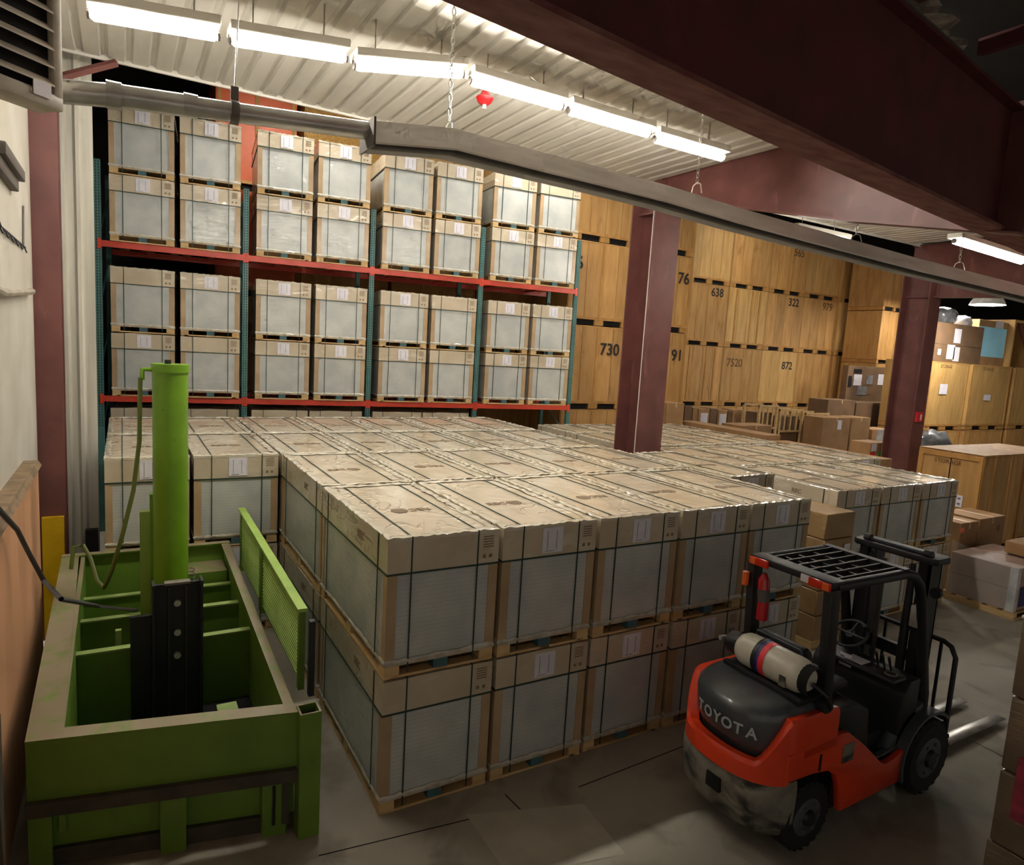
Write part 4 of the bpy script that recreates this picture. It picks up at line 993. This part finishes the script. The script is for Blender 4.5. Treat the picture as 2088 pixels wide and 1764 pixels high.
for i, ch in enumerate('TOYOTA'):
    yv = FY + .2 - i * .098
    s_ = abs((yv - FY) / .45) ** (1 / .85); c_ = (1 - s_ * s_) ** (.5 * .85)
    xv = 2.8 - (2.8 - 2.405) * c_
    yaw = math.atan2(-c_ / .43, -((yv - FY) / .45 ** 2) * .8)
    o = link('lettering', text_mesh(ch, .125, .003).copy(), 'letter', hood, Vector((xv - .012, yv, 1.0)) - worldloc(hood), (PI / 2, 0, yaw))
# side panels
poly = [(2.62, .68), (2.62, .90), (3.13, .93), (3.36, .92), (3.64, .72), (3.9, .5), (3.97, .47), (4.08, .48), (4.25, .53), (4.22, .23), (3.36, .21), (3.31, .45), (3.25, .57), (3.14, .64), (2.94, .67)]
sp = F_('side_panel', MB().prism(poly, FY - .53, FY - .47), 'orange', .012)
F_('side_panel', MB().prism(poly, FY + .47, FY + .53), 'orange', .012)
F_('worn_decal', MB().box(3.3, 3.45, FY - .536, FY - .531, .66, .82), 'weight', par=sp)
F_('decal_bar', MB().box(3.0, 3.022, FY - .536, FY - .531, .68, .82), 'near_black', par=sp)
F_('step_lining', MB().prism([(3.34, .93), (3.62, .76), (3.9, .53), (3.98, .5), (4.25, .56), (4.25, .46), (3.9, .44), (3.5, .65)], FY - .47, FY - .40), 'panelgrey', .01)
F_('chassis', MB().box(2.6, 4.4, FY - .36, FY + .36, .2, .66).box(3.3, 4.4, FY - .47, FY + .47, .22, .47), 'black')
F_('floor_plate', MB().box(3.7, 4.45, FY - .47, FY + .47, .47, .5), 'rubber')
ec = F_('seat_deck', MB().prism([(3.08, .6), (3.08, 1.1), (3.6, 1.06), (3.78, .98), (3.84, .5)], FY - .44, FY + .44), 'black', .03)
lettering('TOYOTA', .06, 'bracket', ec, Vector((3.5, FY - .445, .78)) - worldloc(ec), name='lettering')
F_('dash_cowl', MB().prism([(4.2, .5), (4.24, 1.0), (4.34, 1.12), (4.5, 1.12), (4.5, .5)], FY - .46, FY + .46), 'black', .02)
tr = F_('tray', MB().box(4.12, 4.34, FY - .42, FY + .3, 1.1, 1.15), 'black', .03)
F_('tray_sticker', MB().box(4.15, 4.3, FY - .1, FY + .08, 1.151, 1.153), 'paper', par=tr)
F_('cup_ring', MB().tube([(4.23 + .05 * math.cos(k * PI / 8), FY - .33 + .05 * math.sin(k * PI / 8), 1.155) for k in range(17)], .01, 6, cap=False), 'bracket', par=tr)
seat = thing_seat = F_('seat', MB().prism([(3.2, 1.08), (3.18, 1.16), (3.28, 1.2), (3.68, 1.19), (3.74, 1.13), (3.7, 1.07)], FY - .26, FY + .26), 'black', .03)
F_('backrest', MB().prism([(3.2, 1.16), (3.08, 1.48), (3.1, 1.53), (3.17, 1.54), (3.22, 1.5), (3.32, 1.2)], FY - .22, FY + .26), 'black', .04, par=seat)
F_('backrest_piping', MB().tube([(3.1, FY - .24, 1.4), (3.085, FY - .2, 1.53), (3.085, FY + .24, 1.53), (3.1, FY + .27, 1.4)], .012, 6), 'panelgrey', par=seat)
# steering
sw = Vector((4.2, FY + .08, 1.38)); ax = Vector((-.55, 0, .83)).normalized(); u_ = Vector((0, 1, 0)); v_ = ax.cross(u_)
st = F_('steering_wheel', MB().tube([sw + (u_ * math.cos(k * PI / 12) + v_ * math.sin(k * PI / 12)) * .16 for k in range(25)], .014, 8, cap=False), 'black')
F_('spoke', MB().tube([sw - u_ * .16, sw, sw + u_ * .16], .012, 6).tube([sw, sw - v_ * .16], .012, 6), 'black', par=st)
F_('steering_column', MB().tube([sw, sw - ax * .35, (4.4, FY + .08, .6)], [.045, .04, .05], 8), 'black')
F_('knob', MB().tube([sw - u_ * .1 - v_ * .1, sw - u_ * .1 - v_ * .1 + ax * .06], .022, 8), 'black', par=st)
for i in range(4): F_('lever', MB().tube([(4.3, FY - .12 - i * .06, 1.12), (4.22, FY - .12 - i * .06, 1.3)], [.008, .014], 6), 'black')
F_('pedal', MB().box(4.02, 4.14, FY - .32, FY - .22, .56, .6), 'bracket')
F_('warning_plate', MB().box(4.18, 4.19, FY + .02, FY + .14, 1.06, 1.18), 'paper')
# overhead guard
for s_ in (-1, 1):
    y = FY + s_ * .38
    F_('rear_pillar', MB().hexa([(3.15, y - .04, .95), (3.27, y - .04, .95), (3.27, y + .04, .95), (3.15, y + .04, .95), (3.07, y - .04, 2.12), (3.19, y - .04, 2.12), (3.19, y + .04, 2.12), (3.07, y + .04, 2.12)]), 'black', .012)
    F_('front_pillar', MB().tube([(4.72, y, .5), (4.7, y, .9), (4.58, y, 1.45), (4.47, y, 1.85), (4.4, y, 1.99), (4.3, y, 2.08), (4.15, y, 2.12), (3.16, y, 2.13)], [.06, .06, .045, .045, .045, .045, .045, .045], 10), 'black')
rb = F_('roof_rear_bar', MB().box(3.09, 3.26, FY - .41, FY + .41, 2.12, 2.18), 'black', .01)
F_('roof_bar', MB().box(4.1, 4.18, FY - .4, FY + .4, 2.11, 2.17), 'black')
for i in range(6):
    y = FY - .31 + i * .124; F_('roof_bar', MB().box(3.26, 4.12, y - .009, y + .009, 2.12, 2.165), 'black')
for x in (3.42, 3.6, 3.82): F_('roof_bar', MB().box(x - .01, x + .01, FY - .38, FY + .38, 2.115, 2.15), 'black')
for s_ in (-1, 1):
    y = FY + s_ * .3
    F_('tail_lamp', MB().box(3.065, 3.09, y - .1, y + .1, 2.1, 2.17), 'redlens', .008, par=rb)
    F_('turn_lamp', MB().box(3.06, 3.09, y + s_ * .06 - .03, y + s_ * .06 + .03, 2.105, 2.165), 'amberlens', .006, par=rb)
F_('plate', MB().box(3.08, 3.09, FY - .2, FY - .12, 2.11, 2.17), 'paper', par=rb)
F_('reflector', MB().tube([(3.05, FY + .4, 1.9), (3.05, FY + .4, 2.02)], .03, 8), 'amberlens')
ex_ = F_('fire_extinguisher', MB().tube([(3.13, FY + .25, 1.62), (3.13, FY + .25, 1.78), (3.12, FY + .26, 1.98), (3.12, FY + .26, 2.04)], [.05, .05, .05, .02], 12), 'redext')
F_('extinguisher_band', MB().tube([(3.13, FY + .25, 1.79), (3.12, FY + .255, 1.9)], .053, 12), 'bracket', par=ex_)
# gas bottle
tz, tx = 1.405, 2.93; ty0, ty1 = FY + .28, FY - .42; R0 = .145
L_ = lambda pts, rs, n=20: MB().tube(pts, rs, n)
prof = [(-.004, .03), (.0, .08), (.03, .115), (.07, .138), (.11, R0), (.35, R0 + .001), (.59, R0), (.63, .138), (.67, .115), (.7, .085)]
tk = F_('gas_tank', L_([(tx, ty0 - p, tz) for p, r in prof], [r for p, r in prof]), 'tank')
F_('tank_collar', MB().tube([(tx, ty0 + .09, tz), (tx, ty0 - .03, tz)], .1, 16, cap=False), 'black', par=tk)
F_('valve', MB().tube([(tx, ty0 + .1, tz), (tx - .04, ty0 + .14, tz + .02), (tx - .1, ty0 + .15, tz + .02)], .022, 8), 'bolt', par=tk)
F_('foot_ring', MB().tube([(tx, ty1 - .05, tz), (tx, ty1 + .05, tz)], .12, 18, cap=False), 'near_black', par=tk)
F_('label_band', MB().tube([(tx, ty0 - .3, tz), (tx, ty0 - .355, tz)], R0 + .004, 24, cap=False), 'redband', par=tk)
F_('label_edge', MB().tube([(tx, ty0 - .27, tz), (tx, ty0 - .3, tz)], R0 + .005, 24, cap=False), 'blueband', par=tk)
F_('strap', MB().tube([(tx, ty0 - .23, tz), (tx, ty0 - .27, tz)], R0 + .008, 24, cap=False), 'black', par=tk)
F_('worn_patch', MB().box(tx - R0 - .004, tx - R0 + .02, ty1 + .12, ty1 + .18, tz - .09, tz + .0), 'weight', par=tk)
F_('tank_cradle', MB().box(tx - .14, tx + .16, ty1 - .02, ty0 + .02, 1.225, 1.265).box(tx - .16, tx - .11, ty1 - .04, ty0 + .04, 1.25, 1.29), 'black', .008)
F_('gas_hose', MB().tube([(tx, ty1 - .02, tz - .02), (tx + .05, ty1 - .12, tz - .08), (tx + .15, ty1 - .1, 1.2), (tx + .2, ty1 - .02, 1.08)], .02, 8), 'black')
F_('gas_regulator', MB().tube([(tx + .12, ty1 - .1, 1.2), (tx + .12, ty1 - .02, 1.2)], .06, 12), 'black')
# mast
for s_ in (-1, 1):
    y = FY + s_ * .29
    F_('mast_rail', MB().box(4.62, 4.82, y - .055, y - .035, .08, 2.14).box(4.62, 4.64, y - .055, y + .05, .08, 2.14).box(4.8, 4.82, y - .055, y + .05, .08, 2.14), 'black')
    F_('mast_rail', MB().box(4.72, 4.88, y - .02 * s_ - .04, y - .02 * s_ + .04, .1, 2.1), 'black')
    F_('lift_cylinder', MB().tube([(4.6, y - s_ * .09, .3), (4.6, y - s_ * .09, 1.5), (4.6, y - s_ * .09, 2.1)], [.04, .04, .025], 10), 'black')
    F_('mast_chain', MB().box(4.7, 4.72, y - s_ * .16 - .02, y - s_ * .16 + .02, .4, 2.05), 'bracket')
F_('mast_head', MB().prism([(4.58, FY - .36), (4.62, FY - .41), (4.82, FY - .41), (4.86, FY - .36), (4.86, FY + .36), (4.82, FY + .41), (4.62, FY + .41), (4.58, FY + .36)], 2.14, 2.2, 'z'), 'black', .01)
F_('mast_head_bar', MB().box(4.64, 4.7, FY - .33, FY + .33, 2.2, 2.23), 'panelgrey', .008)
F_('head_roller', MB().tube([(4.66, FY - .32, 2.215), (4.66, FY - .26, 2.215)], .04, 10).tube([(4.66, FY + .26, 2.215), (4.66, FY + .32, 2.215)], .04, 10), 'black')
for z in (.35, 1.1): F_('mast_crossbar', MB().box(4.78, 4.84, FY - .3, FY + .3, z, z + .12), 'black')
F_('sensor_box', MB().box(4.5, 4.58, FY - .36, FY - .28, 1.55, 1.75), 'bolt', .008)
F_('mirror', MB().tube([(4.52, FY - .46, 1.92), (4.56, FY - .46, 1.92)], .05, 12), 'black')
# carriage, backrest, forks
F_('carriage', MB().box(4.93, 4.98, FY - .48, FY + .48, .5, .6).box(4.93, 4.98, FY - .48, FY + .48, .18, .28).box(4.92, 4.97, FY - .3, FY - .2, .18, .6).box(4.92, 4.97, FY + .2, FY + .3, .18, .6), 'black')
y0, y1 = FY - .5, FY + .5
F_('load_backrest', MB().tube([(4.97, y0, .45), (4.97, y0, 1.24), (4.97, y0 + .05, 1.33), (4.97, y0 + .12, 1.36), (4.97, y1 - .12, 1.36), (4.97, y1 - .05, 1.33), (4.97, y1, 1.24), (4.97, y1, .45)], .024, 8), 'black')
for k in range(5):
    y = y0 + .14 + k * .18; F_('backrest_bar', MB().box(4.96, 4.98, y - .012, y + .012, .58, 1.35), 'black')
F_('backrest_rail', MB().box(4.955, 4.985, y0, y1, .62, .66), 'black')
for y in (FY - .2, FY + .2):
    F_('fork', MB().prism([(4.98, .55), (4.98, .05), (6.83, .05), (6.83, .06), (6.0, .085), (5.06, .1), (5.03, .14), (5.03, .55)], y - .06, y + .06), 'fork', .008)
# wheels
def wheel(x, y, r, wd, outward):
    t = F_('wheel', MB().tube([(x, y - wd / 2 + .02, r), (x, y - wd / 2, r), (x, y - wd * .32, r), (x, y + wd * .32, r), (x, y + wd / 2, r)], [r * .62, r * .86, r * .985, r * .985, r * .86], 36), 'rubber')
    yo = y + outward * wd * .44
    F_('rim', MB().tube([(x, y - wd * .3, r), (x, yo, r), (x, yo + outward * .012, r)], [r * .6, r * .58, r * .5], 24), 'panelgrey', par=t)
    F_('hub', MB().tube([(x, yo, r), (x, yo + outward * .04, r)], [r * .26, r * .2], 14), 'black', par=t)
    for k in range(6):
        a = k * PI / 3; F_('lug_nut', MB().tube([(x + r * .38 * math.cos(a), yo, r + r * .38 * math.sin(a)), (x + r * .38 * math.cos(a), yo + outward * .03, r + r * .38 * math.sin(a))], .014, 6), 'bracket', par=t)
    m = MB(); n = 22
    for k in range(n):
        a = 2 * PI * k / n; ca_, sa_ = math.cos(a), math.sin(a); tx_, tz_ = -sa_, ca_
        for sgn in (-1, 1):
            pts = []
            for rr in (r * .95, r * .995):
                for yy, sh in ((0, 0), (sgn * wd * .42, .03)):
                    for ww in (-.018, .018): pts.append((x + ca_ * rr + tx_ * (ww + sh), y + yy, r + sa_ * rr + tz_ * (ww + sh)))
            m.add(pts, [(0, 1, 3, 2), (4, 6, 7, 5), (0, 4, 5, 1), (2, 3, 7, 6), (0, 2, 6, 4), (1, 5, 7, 3)])
    F_('tread', m, 'rubber', par=t)
wheel(4.63, FY - .46, .36, .2, -1); wheel(4.63, FY + .46, .36, .2, 1)
wheel(2.95, FY - .44, .29, .17, -1); wheel(2.95, FY + .44, .29, .17, 1)
for s_ in (-1, 1):
    m = MB(); n = 14
    for i in range(n + 1):
        a = math.radians(200 - 150 * i / n)
        for rr in (.40, .43):
            for yy in (.32, .55): m.v.append((4.63 + rr * math.cos(a), FY + s_ * yy, .37 + rr * math.sin(a)))
    for i in range(n):
        b0, b1 = i * 4, i * 4 + 4
        for q in ((0, 1), (1, 3), (3, 2), (2, 0)): m.quad(b0 + q[0], b0 + q[1], b1 + q[1], b1 + q[0], smooth=True)
    m.f += [(0, 1, 3, 2), (n * 4, n * 4 + 2, n * 4 + 3, n * 4 + 1)]; m.sm += [False, False]
    F_('front_fender', m, 'panelgrey')
F_('fender_panel', MB().prism([(4.08, .5), (4.2, .62), (4.36, .8), (4.62, .86), (4.5, .5)], FY - .46, FY - .34), 'panelgrey', .02)

# ================================================================== GREEN PRESS
TZ = 1.0
gp = thing('green_press', (-1.4, 2.4, 0), 'green hydraulic press with upright cylinder and open frame beside the peach wall', 'machine')
def G_(name, mb, mat='green', bevel=0, par=None): return part(name, mb, mat, par or gp, bevel)
XL, XR, YB = -2.36, -.62, 3.98; BZ = 1.26
def fy(x): return .48 - (x - XL) / (XR - XL) * .36      # the front is slightly skewed
def slab(x0, x1, z0, z1, o0, o1):
    return MB().hexa([(x0, fy(x0) + o0, z0), (x1, fy(x1) + o0, z0), (x1, fy(x1) + o1, z0), (x0, fy(x0) + o1, z0), (x0, fy(x0) + o0, z1), (x1, fy(x1) + o0, z1), (x1, fy(x1) + o1, z1), (x0, fy(x0) + o1, z1)])
G_('front_wall', slab(XL, XR, .55, TZ, 0, .06))
G_('front_rim', slab(XL, XR, TZ, TZ + .015, -.015, .13))
G_('rub_strip', slab(XL - .01, XR, .46, .56, -.05, .02), 'rubstrip')
G_('lower_panel', slab(XL, XR, .12, .5, .1, .13))
for x in (XL, -1.55, -.86): G_('front_rib', slab(x, x + (.14 if x < -2 else .17), 0, .5, .0, .12))
G_('kick_plate', slab(XL + .1, XR, 0, .13, .06, .1), 'rubstrip')
G_('latch_rod', MB().tube([(-.78, fy(-.78) - .01, .1), (-.78, fy(-.78) - .01, .42)], .012, 6), 'black')
G_('latch_rod', MB().box(-.72, -.67, fy(-.7) - .02, fy(-.7) + .02, .1, .48), 'rubstrip')
post = G_('corner_post', MB().box(-.62, -.46, .02, .035, 0, 1.03).box(-.62, -.46, .165, .18, 0, 1.03).box(-.62, -.605, .035, .165, 0, 1.03).box(-.475, -.46, .035, .165, 0, 1.03))
G_('bore_shade', MB().box(-.6, -.48, .04, .16, .3, .97), 'near_black', par=post)  # near-black block paints the shade down the open tube
def wall(x0, x1, y0, z0, t=.0): return MB().hexa([(x0, y0, z0), (x1, y0, z0), (x1, YB, z0), (x0, YB, z0), (x0, y0, TZ), (x1, y0, TZ), (x1, YB, BZ), (x0, YB, BZ)])
def rim(x0, x1, x2, x3, y0): return MB().hexa([(x0, y0, TZ), (x1, y0, TZ), (x3, YB, BZ), (x2, YB, BZ), (x0, y0, TZ + .015), (x1, y0, TZ + .015), (x3, YB, BZ + .015), (x2, YB, BZ + .015)])
G_('left_wall', wall(XL, XL + .06, .5, 0)); G_('left_ledge', rim(XL, -2.14, XL, -2.2, .48))
G_('inner_wall', wall(-2.18, -2.14, .5, .25))
G_('right_wall', wall(-.68, -.62, .19, 0)); G_('right_rim', rim(-.70, -.63, -.72, -.63, .2))
G_('back_wall', MB().box(XL, -.62, YB - .05, YB, 0, BZ)); G_('back_rim', MB().box(XL, -.62, YB - .1, YB, BZ, BZ + .015))
G_('back_box', MB().box(-1.15, -.7, 3.5, YB - .05, .3, 1.05))
G_('floor_pan', MB().box(XL + .06, -.68, .62, YB - .05, .2, .24), 'black')
for i, y in enumerate((1.95, 2.72, 3.35)):
    for (x0, x1) in ((-2.14, -1.55), (-1.12, -.68)) if i < 2 else ((-2.14, -.68),):
        c = G_('cross_member', MB().box(x0, x1, y, y + .04, .24, .93)); G_('cross_edge', MB().box(x0, x1, y - .02, y + .06, .93, .945), 'green_pale', par=c)
G_('stiffener', MB().box(-1.84, -1.79, 2.3, 2.35, .5, .97), 'green_pale')
for x in (-1.95, -1.0):
    c = G_('guide_foot', MB().box(x - .06, x + .06, 1.0, 1.1, .24, .62), 'green_pale'); G_('guide_cap', MB().box(x - .08, x + .08, .97, 1.13, .62, .65), 'green_pale', par=c)
G_('scrap_film', MB().hexa([(-2.0, .75, .26), (-1.85, .7, .26), (-1.8, .85, .27), (-1.95, .9, .26), (-2.0, .75, .3), (-1.88, .72, .34), (-1.82, .84, .31), (-1.96, .88, .3)]), 'white_pack')
# cylinder
CXc, CYc, CRr = -1.345, 2.62, .16
cy = G_('hydraulic_cylinder', MB().tube([(CXc, CYc, .5), (CXc, CYc, 3.48)], CRr, 28), 'green_clean')
G_('cylinder_cap', MB().tube([(CXc, CYc, 3.44), (CXc, CYc, 3.52)], CRr + .012, 28), 'green_clean', par=cy)
G_('cap_plug', MB().tube([(CXc - .02, CYc, 3.52), (CXc - .02, CYc, 3.56)], .03, 8), 'black', par=cy)
G_('port_fitting', MB().tube([(CXc - .15, CYc - .03, 3.46), (CXc - .24, CYc - .05, 3.46), (CXc - .245, CYc - .05, 3.36)], .024, 8), 'green_clean', par=cy)
hp_ = [at(x, y, Y=yy) for x, y, yy in ((286, 770, 2.55), (284, 900, 2.55), (272, 1000, 2.5), (250, 1090, 2.45), (228, 1165, 2.45), (212, 1198, 2.6), (198, 1185, 2.8), (185, 1140, 3.0), (170, 1112, 3.1), (150, 1115, 3.1), (145, 1160, 3.0))]
G_('hydraulic_hose', MB().tube(hp_, .02, 8), 'hose', par=cy)
sp_ = [(CXc + .19 + .025 * math.cos(k * .9), CYc - .05 + .025 * math.sin(k * .9), .95 + k * .0055) for k in range(90)]
G_('return_spring', MB().tube(sp_, .006, 4), 'bracket', par=cy)
G_('stand_plate', MB().box(-1.62, -1.53, 2.7, 2.78, .3, 2.02), 'green_light'); G_('stand_plate', MB().box(-1.53, -1.5, 2.68, 2.8, .3, 2.2), 'green_clean')
# ram channel
rc = G_('ram_channel', MB().box(-1.55, -1.14, 1.72, 1.76, .25, 1.58).box(-1.55, -1.53, 1.6, 1.76, .25, 1.62).box(-1.16, -1.14, 1.6, 1.76, .25, 1.62), 'black')
G_('channel_rib', MB().box(-1.42, -1.41, 1.67, 1.72, .25, 1.55).box(-1.28, -1.27, 1.67, 1.72, .25, 1.55), 'rubstrip', par=rc)
G_('channel_plate', MB().box(-1.72, -1.55, 1.74, 1.78, .25, 1.3), 'black', par=rc)
for z in (1.4, 1.12, .9): G_('bolt', MB().tube([(-1.345, 1.73, z), (-1.345, 1.69, z)], .03, 10), 'bolt', par=rc)
G_('channel_top', MB().box(-1.45, -1.24, 1.68, 1.76, 1.58, 1.6), 'weight', par=rc)
# slotted guard along the side
gx = -.5
ga, gb = at(630, 1240, Y=.62), at(478, 1036, Y=3.95); GZ0, GZ1 = ga.z, gb.z
g_ = G_('guard_top_rail', MB().hexa([(gx - .02, .62, GZ0 - .03), (gx + .06, .62, GZ0 - .03), (gx + .06, 3.95, GZ1 - .03), (gx - .02, 3.95, GZ1 - .03), (gx - .02, .62, GZ0), (gx + .06, .62, GZ0), (gx + .06, 3.95, GZ1), (gx - .02, 3.95, GZ1)]), 'green_light')
for y in (.64, 2.4, 3.86):
    zt_ = GZ0 + (GZ1 - GZ0) * (y - .62) / 3.33 - .03; G_('guard_post', MB().box(gx, gx + .05, y, y + (.06 if y != 2.4 else .14), .9, zt_))
G_('guard_leg', MB().box(gx + .055, gx + .1, .5, .56, .9, 1.55), 'black')
m = MB(); k = 0
while k < 17:
    za, zb_ = .98 + k * .034, .98 + k * .034 * (GZ1 - .98) / (GZ0 - .98)
    m.hexa([(gx + .012, .66, za), (gx + .02, .66, za), (gx + .02, 3.9, zb_), (gx + .012, 3.9, zb_), (gx + .012, .66, za + .016), (gx + .02, .66, za + .016), (gx + .02, 3.9, zb_ + .018), (gx + .012, 3.9, zb_ + .018)]); k += 1
gm = G_('guard_mesh', m, 'green_light'); gm['kind'] = 'stuff'
# power cable
cp = [at(x, y, X=xx) for x, y, xx in ((-20, 1020, -2.45), (0, 1042, -2.44), (35, 1080, -2.42), (60, 1130, -2.38), (90, 1185, -2.3), (125, 1222, -2.15))] + [at(200, 1236, Z=1.0), at(280, 1245, Z=.98)]
tag(link('power_cable', MB().tube(cp, .018, 8).mesh('cable'), 'cable'), 'grey power cable drooping from the peach board to the green press', 'cable')
bpy.context.view_layer.update()
